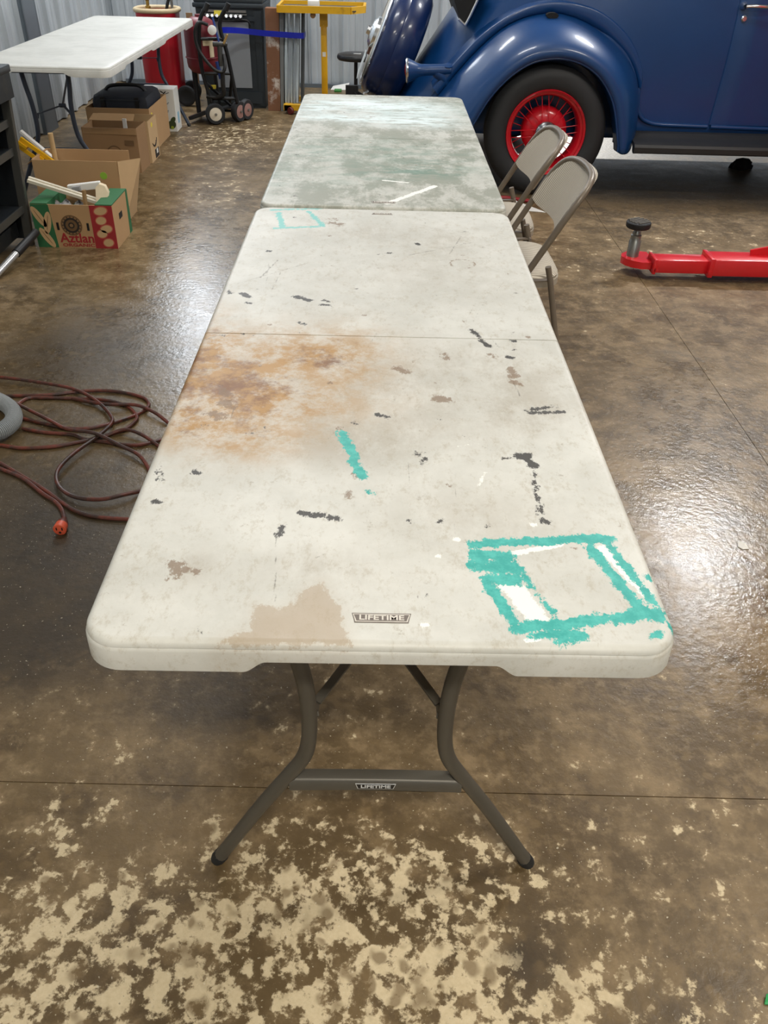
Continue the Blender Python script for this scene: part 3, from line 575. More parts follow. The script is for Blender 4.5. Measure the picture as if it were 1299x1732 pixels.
for sgn in (1, -1):
    f = (lambda y: y) if sgn == 1 else (lambda y: 2*YC-y)
    rows = []
    for o, j in zip(O_, J_):
        rows.append([(o.x+(j.x-o.x)*t, f(y), o.z+(j.z-o.z)*t) for t, y in CR])
    # rolled foot at the front end
    first = [(p[0]+.0, p[1], p[2]) for p in rows[0]]; cxm = sum(p[0] for p in first)/len(first)
    foot = [[(cxm+(p[0]-cxm)*k, f(4.80)+(p[1]-f(4.80))*k, p[2]-dz) for p in first] for k, dz in ((.35, .022), (.72, .018), (.92, .008))]
    mb = MB().loft(foot+rows, False); mb.tube([Vector((q[1][0], q[1][1], q[1][2])) for q in rows], .007, 8)
    fd = mb.build('rear_fender', BLUE, car, True, angle=60)
    so = fd.modifiers.new('skin', 'SOLIDIFY'); so.thickness = .004; so.offset = -1
    # second step of the body following the fender
    B_ = [(1.60, .60), (1.585, .70), (1.51, .83), (1.40, .93), (1.25, 1.01), (1.05, 1.045), (.897, 1.03), (.744, .968), (.59, .864), (.449, .723), (.314, .571)]
    A2 = resample([(1.585, .60), (1.541, .69), (1.456, .787), (1.327, .880), (1.206, .94), (1.092, .974), (.985, .984), (.85, .962), (.72, .905), (.60, .81), (.47, .675), (.35, .53)], 40); B2 = resample(B_, 40)
    rr = []
    for q, (a, b) in enumerate(zip(A2, B2)):
        rr.append([(a.x+(b.x-a.x)*t, f(y), a.z+(b.z-a.z)*t) for t, y in ((-.12, 5.1), (-.08, 4.975), (0, 4.951), (.3, 4.940), (.85, 4.936), (.97, 4.941), (1.0, 4.952), (1.03, 5.15))])
    MB().loft(rr).build('fender_step', BLUE, car, True, angle=60)
MB().prism([(.985+.035*math.cos(a), 4.872, .978+(.014 if math.sin(a) > 0 else .018)*math.sin(a)) for a in np.linspace(0, 2*PI, 18)[:-1]], (0, 1, 0), .05).build('fuel_cap_recess', UNDER, car)
# wheels
REDW = M_('wheel_red', (196, 18, 36), .3, 0, .08, 10, coat=.5); TYRE = M_('tyre_rubber', (36, 38, 41), .6, 0, .2, 30, bump=.1)
tyre_prof = [(.236, -.062), (.248, -.074), (.272, -.083), (.305, -.086), (.335, -.080), (.352, -.068), (.362, -.055), (.3685, -.045), (.365, -.040), (.3695, -.034), (.3705, -.012), (.366, -.008), (.366, -.004), (.371, 0)]
tyre_prof = tyre_prof + [(r, -h) for r, h in tyre_prof[::-1][1:]] + [(.225, .05), (.225, -.05), (.236, -.062)]
def wheel(cx, cy, sgn, full=True):
    o = (cx, cy, .371); ax = (0, sgn, 0)      # axis points inboard; negative h is outboard
    w = MB().lathe(tyre_prof, o, ax, 56).build('wheel', TYRE, car, True, angle=25)
    MB().lathe([(.229, -.070), (.240, -.078), (.243, -.072), (.236, -.058), (.214, -.052), (.206, -.040), (.200, .02), (.203, .06), (.232, .07), (.229, .05), (.222, 0), (.229, -.070)], o, ax, 56).build('rim', REDW, w, True)
    MB().lathe([(0, -.040), (.075, -.040), (.10, -.036), (.128, -.022), (.138, -.004), (.140, .03), (.135, .07), (0, .07)], o, ax, 40).build('brake_drum', REDW, w, True)
    MB().lathe([(.046, -.03), (.050, -.07), (.055, -.078), (.068, -.080), (.070, -.086), (.064, -.096), (.056, -.102), (.05, -.116), (.032, -.126), (0, -.130)], o, ax, 32).build('hub_cap', CHROME, w, True)
    for k in range(32 if full else 0):
        a = 2*PI*k/32; b = a + (.30 if k % 2 else -.30); hub = (.052, -.062) if k % 4 < 2 else (.06, .045)
        p = lambda r, h, an: Vector((cx+r*math.cos(an), cy+sgn*h, .371+r*math.sin(an)))
        MB().tube([p(hub[0], hub[1], b), p(.203, -.02 if k % 4 < 2 else .02, a)], .0027, 5, False).build('spoke', REDW, w)
    return w
wheel(1.005, 4.80, 1); wheel(1.005, 2*YC-4.80, -1, False); wheel(3.75, 4.80, 1, False); wheel(3.75, 2*YC-4.80, -1, False)
MB().tube([(1.005, 4.84, .371), (1.005, 6.36, .371)], .035, 12).lathe([(.04, -.12), (.11, -.07), (.13, 0), (.11, .07), (.04, .12)], (1.005, YC, .371), (0, 1, 0), 20).build('rear_axle', UNDER, car)
MB().tube([(3.75, 4.84, .371), (3.75, 6.36, .371)], .03, 10).build('front_axle', UNDER, car)
# bonnet and front fenders, off to the right of the frame
rows = []
for x, hw, zt in ((3.68, .55, 1.12), (4.0, .45, 1.10), (4.4, .33, 1.04), (4.55, .18, .98)):
    rows.append([(x, YC-hw, .42), (x, YC-hw, zt-.2), (x, YC-hw*.7, zt-.04), (x, YC, zt), (x, YC+hw*.7, zt-.04), (x, YC+hw, zt-.2), (x, YC+hw, .42)])
mb = MB().loft(rows, True); mb.f.append(tuple(range(21, 28))); mb.build('bonnet', BLUE, car)
for sgn in (1, -1):
    f = (lambda y: y) if sgn == 1 else (lambda y: 2*YC-y)
    MB().loft([[(3.75+.43*math.cos(a)*k, f(y), .371+.43*math.sin(a)*k) for k, y in ((.98, 4.70), (1.0, 4.68), (1.03, 4.75), (1.06, 4.9), (1.06, 5.2))] for a in np.linspace(-.2, PI+.1, 20)]).build('front_fender', BLUE, car, True, angle=60)
# tail lamp on its stalk
TL = Vector((-1, 0, -.03)).normalized()
MB().lathe([(.0, -.02), (.028, -.015), (.031, .02), (.031, .11), (.034, .17), (.042, .195), (.058, .225), (.066, .243), (.062, .25), (0, .25)], (.405, 4.955, .672), (-1, 0, -.045), 24).build('tail_lamp', BLUE, car)
MB().lathe([(.058, 0), (.068, 0), (.070, .007), (.064, .014), (.057, .012), (.058, 0)], (.158, 4.955, .661), (-1, 0, -.045), 24).build('tail_lamp_ring', CHROME, car)
MB().lathe([(.058, 0), (.045, .012), (.02, .019), (0, .021)], (.156, 4.955, .661), (-1, 0, -.045), 20).build('tail_lamp_lens', M_('lens_red', (120, 14, 20), .15), car)
MB().tube(spline([(.33, 4.96, .66), (.38, 4.965, .62), (.40, 4.99, .57), (.38, 5.05, .53)], 5), [.034, .034, .034, .033, .032, .03, .029, .028, .027, .026, .025, .024, .023, .022, .021, .02], 12).lathe([(.03, 0), (.03, .006), (0, .008)], (.40, 4.95, .69), (0, -.3, 1), 12).build('tail_lamp_bracket', BLUE, car)
# dark raised lid edge on the rear deck
lid = [(.47, .935), (.51, .905), (.545, .93), (.50, 1.06), (.44, 1.10)]
MB().prism([(x-.0, 5.12, z) for x, z in [(.425, 1.02), (.475, .905), (.50, .895), (.56, .99), (.60, 1.10), (.47, 1.12)]], (0, 1, 0), .85).build('deck_lid', UNDER, car)
MB().tube([(.50, 5.11, .893), (.525, 5.11, .94), (.57, 5.11, 1.04), (.60, 5.11, 1.12)], .009, 8).tube([(.46, 5.11, .925), (.50, 5.11, .893)], .009, 8).build('deck_lid_trim', CHROME, car)
# bumper bar and brackets at the tail
MB().loft([[(x+.012*k[0], y, .355+k[1]) for k in ((-1, -.035), (-1.6, 0), (-1, .035), (0, .035), (0, -.035))] for x, y in ((.12, 4.72), (-.02, 4.85), (-.10, 5.1), (-.13, 5.6), (-.10, 6.1), (-.02, 6.35), (.12, 6.48))], True).build('bumper', CHROME, car)
MB().beam((-.08, 5.2, .39), (.35, 5.3, .36), .03, .05).beam((-.08, 6.0, .39), (.35, 5.9, .36), .03, .05).build('bumper_bracket', UNDER, car)
# spare wheel under a metal cover, leaning with the tail
AX = Vector((-.926, 0, .378)); SC = Vector((.075, 5.6, .735))
MB().lathe([(0, -.155), (.25, -.155), (.30, -.148), (.335, -.125), (.352, -.075), (.358, -.045), (.360, -.006), (.3575, .0), (.360, .006), (.358, .04), (.354, .065), (.345, .085), (.325, .102), (.30, .110), (0, .110)], SC, AX, 64).build('spare_cover', NAVY, car)
MB().lathe([(.285, .108), (.318, .106), (.322, .114), (.305, .124), (.288, .122), (.285, .108)], SC, AX, 56).build('spare_ring', CHROME, car)
MB().lathe([(.10, .10), (.28, .112), (.27, .12), (.10, .125)], SC, AX, 40).build('spare_face', M_('spare_face_cream', (196, 192, 180), .3), car)
MB().lathe([(.105, .12), (.10, .145), (.07, .165), (.03, .172), (.028, .19), (0, .196)], SC, AX, 32).build('spare_hub_cap', CHROME, car)
MB().beam(SC+AX*.13+Vector((.03, -.02, .08)), SC+AX*.13+Vector((-.05, -.02, -.12)), .05, .02, AX).build('spare_clamp', M_('rusty_brown', (92, 58, 44), .6), car)
# licence plate low on the spare, seen nearly edge on
pu = Vector((.378, 0, .926)); pc = SC - pu*.19 + AX*.15 + Vector((0, -.12, 0))
MB().prism([pc+pu*.07+Vector((0, -.15, 0)), pc+pu*.07+Vector((0, .15, 0)), pc-pu*.07+Vector((0, .15, 0)), pc-pu*.07+Vector((0, -.15, 0))], AX, .004).build('licence_plate', M_('plate_pale', (206, 214, 216), .35), car)
MB().beam((-.02, 5.45, .36), (-.20, 5.42, .47), .05, .03).beam((-.20, 5.40, .40), (-.20, 5.40, .50), .03, .08).tube([(-.2, 5.36, .44), (-.1, 5.36, .41), (0, 5.4, .40)], .012, 8).tube(spline([(-.18, 5.38, .46), (-.12, 5.34, .42), (-.02, 5.36, .39), (.04, 5.4, .42)], 5), .005, 6).build('plate_bracket', UNDER, car)

# ---------------------------------------------------------------- folding chairs
def fabric_mat():
    t = NT('chair_fabric'); w = t.n('ShaderNodeTexWave', wave_type='BANDS', bands_direction='Y'); w.inputs['Scale'].default_value = 34; w.inputs['Distortion'].default_value = .6
    w.inputs['Detail'].default_value = 2; t.l(t.co(), w.inputs['Vector'])
    t.base(t.mix(w.outputs['Color'], lin((138, 128, 113)), lin((206, 197, 181)))); t.rough(.85); t.bump(w.outputs['Color'], .35, .003); return t.m
FAB = fabric_mat(); TAN = M_('chair_frame_taupe', (122, 111, 98), .4, .2, .1, 30); BEIGE = M_('chair_pan_beige', (170, 160, 144), .5)
def fx(z): return -.08+.57*(z-.48)
def make_chair(label, loc, rz):
    t = thing('folding_chair', label, 'chair', loc, rz, 'tan folding chairs beside the far table'); a = .212
    U = [(fx(z), -a, z) for z in (.006, .2, .4, .55, .65)] + [(fx(.705)+.004, -a*.97, .705), (fx(.74)+.014, -a*.82, .74), (fx(.756)+.028, -a*.5, .756), (fx(.76)+.034, 0, .76)]
    U = U + [(x, -y, z) for x, y, z in U[::-1][1:]]
    MB().tube(spline(U, 4), .0115, 10).build('back_frame', TAN, t, local=True)
    MB().tube([(fx(.12), -a, .12), (fx(.12), a, .12)], .007, 8).build('front_stretcher', TAN, t, local=True)
    for s in (-1, 1):
        y = s*.232
        MB().tube([(-.028, y, .485), (-.012, y, .43), (.03, y, .25), (.092, y, .006)], .0108, 10).build('rear_leg', TAN, t, local=True)
        MB().lathe([(0, 0), (.014, 0), (.014, .03), (.0115, .035)], (.093, y, 0), (-.25, 0, 1), 10).build('rear_foot', RUBBER, t, local=True)
        MB().lathe([(0, 0), (.0145, 0), (.0145, .03), (.0118, .035)], (fx(0), s*a, 0), (.5, 0, .87), 10).build('front_foot', RUBBER, t, local=True)
        MB().beam((fx(.42), s*.222, .43), (-.01, s*.222, .435), .004, .022, (0, 1, 0)).tube([(-.012, s*.205, .435), (-.012, s*.24, .435)], .006, 8).build('seat_bracket', TAN, t, local=True)
    MB().tube([(.068, -.232, .10), (.068, .232, .10)], .007, 8).build('rear_stretcher', TAN, t, local=True)
    def outline(k, z, inset=0):
        P = []
        for i in range(36):
            an = 2*PI*i/36; e = .42
            cx, cy = math.cos(an), math.sin(an)
            P.append((-.172+(.215-inset)*math.copysign(abs(cx)**e, cx), (.198-inset)*math.copysign(abs(cy)**e, cy)*(1-.05*cx*0), z))
        return P
    mb = MB().loft([outline(0, .395, .02), outline(0, .395), outline(0, .418)], True); mb.f.append(tuple(range(35, -1, -1))); mb.f.append(tuple(72+i for i in range(36))); st = mb.build('seat_pan', BEIGE, t, True, True)
    mb = MB().loft([outline(0, .418, .006), outline(0, .428, .003), outline(0, .437, .010), outline(0, .443, .035), outline(0, .446, .09)], True); mb.f.append(tuple(4*36+i for i in range(36))); mb.build('seat_pad', FAB, t, True, True)
    def back(off, shrink):
        R = []
        for j in range(13):
            v = j/12; row = []
            for i in range(25):
                u = -1+2*i/24; zt = .755-.012*abs(u)**2-.085*abs(u)**7; zb = .578+.012*(1-u*u)*0+.018*abs(u)**6
                zb += shrink; zt -= shrink
                z = zb+(zt-zb)*v; row.append((fx(z)+.052*(1-u*u)+off, (.205-shrink)*u, z))
            R.append(row)
        return R
    Fr, Bk = back(-.012, .0), back(.012, 0)
    mb = MB().loft(Fr).loft(Bk)
    mb.loft([Fr[0], Bk[0]]).loft([Fr[-1], Bk[-1]]).loft([[r[0] for r in Fr], [r[0] for r in Bk]]).loft([[r[-1] for r in Fr], [r[-1] for r in Bk]])
    mb.build('backrest', FAB, t, True, True, angle=60)
    edge = [Vector(p)+Vector((.012, 0, 0)) for p in Fr[-1]]
    edge = [Vector(r[0])+Vector((.012, 0, 0)) for r in Fr] + edge[1:] + [Vector(r[-1])+Vector((.012, 0, 0)) for r in Fr[::-1][1:]]
    MB().tube(edge, .0075, 8).build('backrest_piping', BEIGE, t, local=True)
    return t
ch = make_chair('nearer tan folding chair with pinstriped back, at the right side of the far table', (.600, 2.305, 0), .02)
c2 = copy_tree(ch); c2.location = (.595, 2.83, 0); c2.rotation_euler = (0, 0, -.03); c2['label'] = 'farther tan folding chair, directly in front of the red car wheel'

# ---------------------------------------------------------------- two-post lift with its red arm
lift = thing('car_lift', 'bright red lift arm with round rubber pad, low over the floor at right', 'lift', (2.9, 3.33, 0))
MB().bb(2.75, 3.05, 3.18, 3.48, .012, 2.9, .01).bb(2.62, 3.18, 3.05, 3.61, 0, .014).build('column', RED, lift, False)
arm = MB().bb(1.62, 2.76, 3.255, 3.39, .036, .118, .006).bb(1.616, 1.64, 3.250, 3.395, .030, .123, .004).build('outer_arm', RED, lift, True, angle=30)
MB().beam((1.84, 3.345, .118), (2.1, 3.345, .175), .05, .012, (0, 1, 0)).beam((2.1, 3.345, .175), (2.76, 3.345, .40), .05, .012, (0, 1, 0)).build('arm_brace', RED, lift, False)
MB().bb(1.345, 1.63, 3.272, 3.372, .040, .106, .006).bb(1.345, 1.362, 3.262, 3.382, .036, .110, .004).build('inner_arm', RED, lift, True, angle=30)
tab = [(1.36, 3.30), (1.36, 3.46), (1.29, 3.475), (1.255, 3.46), (1.225, 3.43), (1.215, 3.39), (1.23, 3.35), (1.26, 3.32), (1.30, 3.30)]
MB().prism([(x, y, .048) for x, y in tab], (0, 0, 1), .034).build('arm_tip', RED, lift, True, angle=40)
post = MB().lathe([(0, .05), (.030, .05), (.030, .155), (.026, .160), (.026, .185), (.020, .190), (.020, .20), (.016, .205), (.016, .225), (0, .225)], (1.272, 3.40, 0), (0, 0, 1), 20).build('pad_post', STEEL, lift)
pad = MB().lathe([(0, .222), (.055, .222), (.060, .228), (.060, .248), (.056, .252), (0, .252)], (1.272, 3.40, 0), (0, 0, 1), 28).build('rubber_pad', RUBBER, lift)
for k in range(5):
    a = .5; d = -.036+.018*k; L = math.sqrt(.052**2-d*d)-.004
    MB().box((1.272-d*math.sin(a), 3.40+d*math.cos(a), .2545), (2*L, .008, .006), Matrix.Rotation(a, 3, 'Z')).build('pad_rib', M_('pad_rib_grey', (98, 94, 88), .7), pad, False)
MB().tube([(1.362, 3.30, .058), (1.362, 3.262, .058)], .010, 10).tube([(1.625, 3.28, .056), (1.625, 3.246, .056)], .010, 10).build('stop_bolt', RED, lift)

# ---------------------------------------------------------------- left side: steel shelf cart
DK = M_('cart_dark_steel', (42, 46, 50), .42, .4, .15, 12, dirt=((70, 66, 60), .58, .5)); DKE = M_('cart_edge', (88, 88, 84), .4, .5, .15, 20)
cart = thing('shelf_cart', 'dark steel open shelf cart at the left edge beside the printed produce box', 'shelf', (-2.1, 2.9, 0))
MB().bb(-2.42, -1.735, 2.15, 3.615, .805, .838, .006).build('top', DK, cart, True, angle=30)
MB().bb(-1.748, -1.740, 2.16, 3.60, .70, .806).build('top_apron', DK, cart, False)
for x0, x1, y, nm in ((-1.80, -1.755, 3.585, 'upright'), (-1.80, -1.755, 2.18, 'upright'), (-2.40, -2.40, 3.585, 'upright'), (-2.40, -2.40, 2.18, 'upright')):
    mb = MB().beam((x0-.018, y, .0), (x1-.018, y, .806), .036, .036, (0, 1, 0)); mb.beam((x0+.001, y, .02), (x1+.001, y, .806), .004, .03, (0, 1, 0)) ; mb.build(nm, DKE, cart, False)
MB().prism([(-2.39, 3.605, .03), (-1.825, 3.605, .03), (-1.785, 3.605, .80), (-2.39, 3.605, .80)], (0, -1, 0), .006).build('end_panel', DK, cart, False)
MB().bb(-2.405, -2.395, 2.18, 3.6, .03, .8).build('back_panel', BLACKM, cart, False)
for z in (.605, .475, .20):
    x = -1.80+.045*z/.8
    s = MB().bb(-2.395, x-.022, 2.19, 3.57, z-.012, z).build('shelf', DK, cart, False)
    MB().bb(x-.024, x-.016, 2.19, 3.57, z-.03, z+.004).build('shelf_lip', DKE, s, False)
MB().bb(-2.38, -1.86, 2.19, 3.575, .05, .12).build('base_rail', DK, cart, False)
# jack handle lying from the floor up to the cart and box
a, b = Vector((-1.724, 3.47, .108)), Vector((-1.812, 3.03, .0165)); d = (b-a)
jh = thing('jack_handle', 'silver steel bar handle with black rubber grip, sloping in front of the shelf cart', 'handle', (b.x, b.y, 0))
MB().tube([a+d*.44, b], .0165, 16).build('bar', M_('handle_silver', (196, 196, 194), .3, .7, .05), jh)
MB().tube([a, a+d*.008, a+d*.18, a+d*.19, a+d*.46, a+d*.465], [.016, .019, .0195, .0205, .021, .018], 18).build('grip', BLACKP, jh)

# ---------------------------------------------------------------- cardboard boxes
def open_box(name, label, x0, x1, y0, y1, h, m=CARD, mi=CARDI, rz=0.0, flaps=(), t=.005, group='cardboard boxes on the floor'):
    cx, cy = (x0+x1)/2, (y0+y1)/2; w, d = (x1-x0)/2, (y1-y0)/2
    r = thing(name, label, 'box', (cx, cy, 0), rz, group)
    MB().bb(-w, w, -d, -d+t, 0, h).build('front_panel', m, r, False, True); MB().bb(-w, w, d-t, d, 0, h).build('rear_panel', m, r, False, True)
    MB().bb(-w, -w+t, -d+t, d-t, 0, h).build('side_panel', m, r, False, True); MB().bb(w-t, w, -d+t, d-t, 0, h).build('side_panel', m, r, False, True)
    MB().bb(-w+t, w-t, -d+t, d-t, 0, t).build('bottom_panel', mi, r, False, True)
    return r
GREEN = M_('print_green', (44, 104, 64), .7); REDP = M_('print_red', (158, 40, 44), .7); BROWNP = M_('print_brown', (112, 84, 54), .75); DKP = M_('print_dark', (44, 38, 32), .75); CARDL = M_('print_pale_card', (200, 166, 122), .75)
# produce box in front, with two rolled top rims
px0, px1, py0, py1, ph = -1.765, -1.355, 3.56, 3.86, .217
pb = open_box('produce_box', 'printed produce box with green and red panels and a round emblem, nearest the camera', px0, px1, py0, py1, ph)
for sgn in (-1, 1):
    xa, xb = (px0, px0+.085) if sgn < 0 else (px1-.085, px1)
    MB().bb(xa, xb, py0+.001, py1-.001, ph, ph+.005).bb(xb-.004 if sgn < 0 else xa, xb if sgn < 0 else xa+.004, py0+.003, py1-.003, ph-.05, ph).build('top_rim', GREEN, pb, False)
yf = py0-.0008
def face(pts, y=yf, t=.0008): return MB().prism([(x, y, z) for x, z in pts], (0, 1, 0), t)
face([(px0, .0), (px0+.105, .0), (px0+.090, ph), (px0, ph)]).build('green_print', GREEN, pb, False)
face([(px1-.115, 0), (px1, 0), (px1, ph), (px1-.115, ph)]).build('red_print', REDP, pb, False)
def ell(cx, cz, a, b, rot, n=20): return [(cx+a*math.cos(t)*math.cos(rot)-b*math.sin(t)*math.sin(rot), cz+a*math.cos(t)*math.sin(rot)+b*math.sin(t)*math.cos(rot)) for t in np.linspace(0, 2*PI, n+1)[:-1]]
for cx, cz, rot in ((px0+.032, .155, -1.05), (px0+.07, .125, 1.35), (px0+.055, .05, -1.0)):
    v = face(ell(cx, cz, .058, .019, rot), yf-.0006, .0006).build('squash_print', CARDL, pb, False)
    MB().prism([(x, yf-.0010, z) for x, z in ell(cx, cz, .045, .0015, rot, 8)], (0, 1, 0), .0004).build('squash_line', BROWNP, v, False)
for cx, cz, a in ((px1-.06, .19, .038), (px1-.065, .142, .030), (px1-.045, .10, .034), (px1-.07, .075, .030), (px1-.045, .03, .030)):
    v = face(ell(cx, cz, a, .024, .2), yf-.0006, .0006).build('tomato_print', M_('print_tomato', (186, 92, 74), .7), pb, False)
    MB().prism([(x, yf-.0010, z) for x, z in ell(cx, cz, a*.86, .019, .2)], (0, 1, 0), .0004).build('tomato_fill', CARDL, v, False)
em = face(ell(-1.575, .115, .054, .052, 0, 30)).build('round_emblem', BROWNP, pb, False)
for r, m in ((.048, CARDI), (.040, DKP), (.030, BROWNP), (.016, DKP), (.009, CARDI)): MB().prism([(x, yf-.0004-.0004*(.06-r)*50, z) for x, z in ell(-1.575, .115, r, r*.96, 0, 24)], (0, 1, 0), .0004).build('emblem_ring', m, em, False)
for k in range(16):
    a = 2*PI*k/16; c_ = (-1.575+.044*math.cos(a), .115+.042*math.sin(a)); MB().prism([(x, yf-.0013, z) for x, z in ell(c_[0], c_[1], .005, .0025, a, 6)], (0, 1, 0), .0004).build('emblem_ray', DKP, em, False)
text_mesh('lettering', 'Aztlan', .066, REDP, pb, frame4((-1.557, yf-.0008, .049), (1, 0, 0), (0, 0, 1)), .0004, .175, .0015)
text_mesh('small_lettering', 'ORGANIC', .022, REDP, pb, frame4((-1.555, yf-.0008, .014), (1, 0, 0), (0, 0, 1)), .0004, .165, .0005)
for x in (-1.645, -1.492): face([(x-.006, .09), (x+.006, .09), (x+.006, .128), (x-.006, .128)], yf-.0005, .003).build('hand_slot', BLACKP, pb, False)
sx = px1+.0008
MB().prism([(px1, 3.66, .12), (px1, 3.72, .12), (px1, 3.72, .15), (px1, 3.66, .15)], (1, 0, 0), .001).build('side_hole', BLACKP, pb, False)
MB().prism([(px1, py1-.05, 0), (px1, py1, 0), (px1, py1, ph), (px1, py1-.03, ph)], (1, 0, 0), .001).build('side_print', GREEN, pb, False)
# contents of the produce box
ml = MB(); ml.beam((-1.79, 3.67, .305), (-1.40, 3.70, .175), .045, .014, (0, 0, 1)); ml.beam((-1.79, 3.682, .312), (-1.40, 3.712, .182), .02, .012, (0, 0, 1))
tagset(ml.build('wood_moulding', M_('moulding_cream', (206, 198, 178), .6, 0, .15, 20), None, False), 'long cream strip of moulding slanting out of the produce box', 'moulding')
mb = MB(); rng = random.Random(4); rows = []
for i in range(12):
    row = []
    for j in range(10): row.append((-1.70+.19*i/11, 3.60+.13*j/9, .185+.028*math.sin(i*.8+1)*math.cos(j*.9)+rng.uniform(-.012, .012)-.0015*(j-4)**2+.0*(i)))
    rows.append(row)
mb.loft(rows); low = [[(x, y, z-.03) for x, y, z in r] for r in rows]; mb.loft(low)
for e in (0, -1): mb.loft([rows[e], low[e]]); mb.loft([[r[e] for r in rows], [r[e] for r in low]])
PB = NT('clear_plastic_bag'); PB.base(PB.mix(PB.step(PB.noise(28, 4), .4, .6), lin((60, 58, 60)), lin((168, 166, 166)))); PB.rough(.12); PB.b.inputs['Coat Weight'].default_value = .5
tagset(mb.build('plastic_bag', PB.m, None, True), 'crumpled grey plastic bag bulging out of the produce box', 'bag')
bk = thing('rolled_paper', 'white rolled paper packet at the back inside the produce box', 'paper', (-1.545, 3.77, 0))
MB().beam((-1.63, 3.77, .24), (-1.46, 3.775, .262), .03, .035, (0, 0, 1), .004).build('packet', WHITEP, bk, False); MB().beam((-1.60, 3.751, .244), (-1.56, 3.752, .249), .031, .02, (0, 0, 1)).build('printed_label', M_('label_grey_print', (150, 150, 150), .6), bk, False)
tagset(MB().prism([(-1.465, 3.65, .15), (-1.425, 3.66, .15), (-1.405, 3.70, .24), (-1.42, 3.71, .272), (-1.445, 3.70, .285), (-1.462, 3.69, .27)], (0, 1, 0), .03).build('wood_block', M_('wood_pale', (222, 204, 172), .6, 0, .12, 30), None, True), 'pale rounded wood offcut standing at the right inside the produce box', 'wood')
tagset(MB().beam((-1.505, 3.60, .10), (-1.500, 3.62, .275), .012, .03, (0, 1, 0)).build('wood_offcut', M_('wood_brown', (150, 118, 76), .6, 0, .2, 30), None, False), 'thin brown wood offcut upright inside the produce box', 'wood')
tagset(MB().bb(-1.48, -1.44, 3.745, 3.765, .10, .23).build('dark_box', BLACKP, None, False), 'small black case between the wood pieces in the produce box', 'case')
# second box: tall plain carton with a green sticker
b2 = open_box('plain_carton', 'plain brown open carton with a round green sticker, second in the row', -1.86, -1.41, 3.945, 4.205, .335)
b2x = MB().prism([(-1.49, 3.9445, .22)] and [(x, 3.945, z) for x, z in ell(-1.49, .262, .019, .019, 0)], (0, -1, 0), .0008).build('green_sticker', M_('sticker_green', (142, 186, 60), .6), b2, False)
[bpy.data.objects.remove(o) for o in list(b2.children) if o.name.startswith('side_panel') and o.data.vertices[0].co.x > 0]
MB().loft([[(-1.415, 3.945, 0), (-1.405, 3.948, .335)], [(-1.413, 4.20, 0), (-1.337, 4.16, .305)], [(-1.418, 4.20, 0), (-1.342, 4.163, .305)], [(-1.42, 3.95, 0), (-1.41, 3.953, .335)], [(-1.415, 3.945, 0), (-1.405, 3.948, .335)]]).build('side_panel', M_('card_light', (196, 164, 122), .8, 0, .08, 9), b2, False)
MB().prism([(-1.86, 3.96, .335), (-1.86, 4.19, .335), (-1.90, 4.17, .30), (-1.90, 3.98, .30)], (0, 0, 1), .004).build('side_flap', CARD, b2, False)
stick = thing('wooden_stick', 'round pale wooden stick poking up out of the plain carton', 'stick', (-1.79, 4.10, 0))
MB().tube([(-1.80, 4.10, .006), (-1.79, 4.10, .20), (-1.785, 4.09, .438)], [.013, .014, .0135], 12).build('shaft', M_('stick_wood', (196, 164, 118), .6, 0, .15, 25), stick)
lv = thing('yellow_level', 'yellow plastic tool frame with slots leaning out of the plain carton', 'tool', (-1.83, 4.05, 0))
A0, A1 = Vector((-1.955, 4.08, .40)), Vector((-1.70, 4.06, .215)); dd = (A1-A0).normalized(); up = Vector((dd.z*-1, 0, dd.x))*1.0
MB().beam(A0+up*.012, A1+up*.012, .02, .016, (0, 1, 0)).beam(A0-up*.03, A1-up*.03, .02, .012, (0, 1, 0)).beam(A0-up*.008, A0+dd*.05-up*.008, .016, .035, (0, 1, 0)).beam(A0+dd*.11-up*.008, A0+dd*.15-up*.008, .016, .035, (0, 1, 0)).build('frame', YELLOW, lv, False)
for k in range(3): MB().beam(A0+dd*.16-up*(.000+.010*k), A0+dd*.24-up*(.000+.010*k), .008, .004, (0, 1, 0)).build('white_rib', WHITEP, lv, False)
tagset(MB().beam((-1.97, 4.16, .43), (-1.74, 4.165, .215), .012, .03, (0, 1, 0)).build('white_strip', WHITEP, None, False), 'white plastic strip behind the yellow tool in the plain carton', 'strip')
# third box: brown printed carton with a glued ring print
b3 = open_box('printed_carton', 'brown open carton with faint ring print and bottles inside, third in the row', -1.93, -1.575, 5.045, 5.27, .272, M_('card_kraft', (152, 118, 82), .8, 0, .1, 9), CARDI, -.02)
for r, m in ((.052, BROWNP), (.044, M_('card_kraft', (0, 0, 0))), (.024, BROWNP), (.016, M_('card_kraft', (0, 0, 0)))):
    MB().prism([(x, 5.0425-.0006*(.06-r)*40, z) for x, z in ell(-1.735, .115, r, r, 0)], (0, 1, 0), .0006).build('ring_print', m, b3, False)
MB().prism([(-1.66, 5.0405, .17), (-1.60, 5.0393, .17), (-1.60, 5.0393, .20), (-1.66, 5.0405, .20)], (0, 1, 0), .001).build('text_print', BROWNP, b3, False)
MB().prism([(-1.925, 5.043, .235), (-1.575, 5.036, .235), (-1.575, 5.036, .272), (-1.925, 5.043, .272)], (0, 1, 0), .002).build('packing_tape', M_('packing_tape_tan', (168, 134, 96), .35), b3, False)
for k in range(5):
    x = -1.885+.062*k
    bt = tagset(MB().lathe([(0, .006), (.027, .006), (.027, .15), (.022, .17), (.012, .20), (.012, .245), (0, .245)], (x, 5.13, 0), (0, 0, 1), 14).build('bottle', M_('bottle_brown', (58, 32, 24), .2), None), 'dark brown bottle standing in the faint ring printed carton', 'bottle', 'bottles in the printed carton')
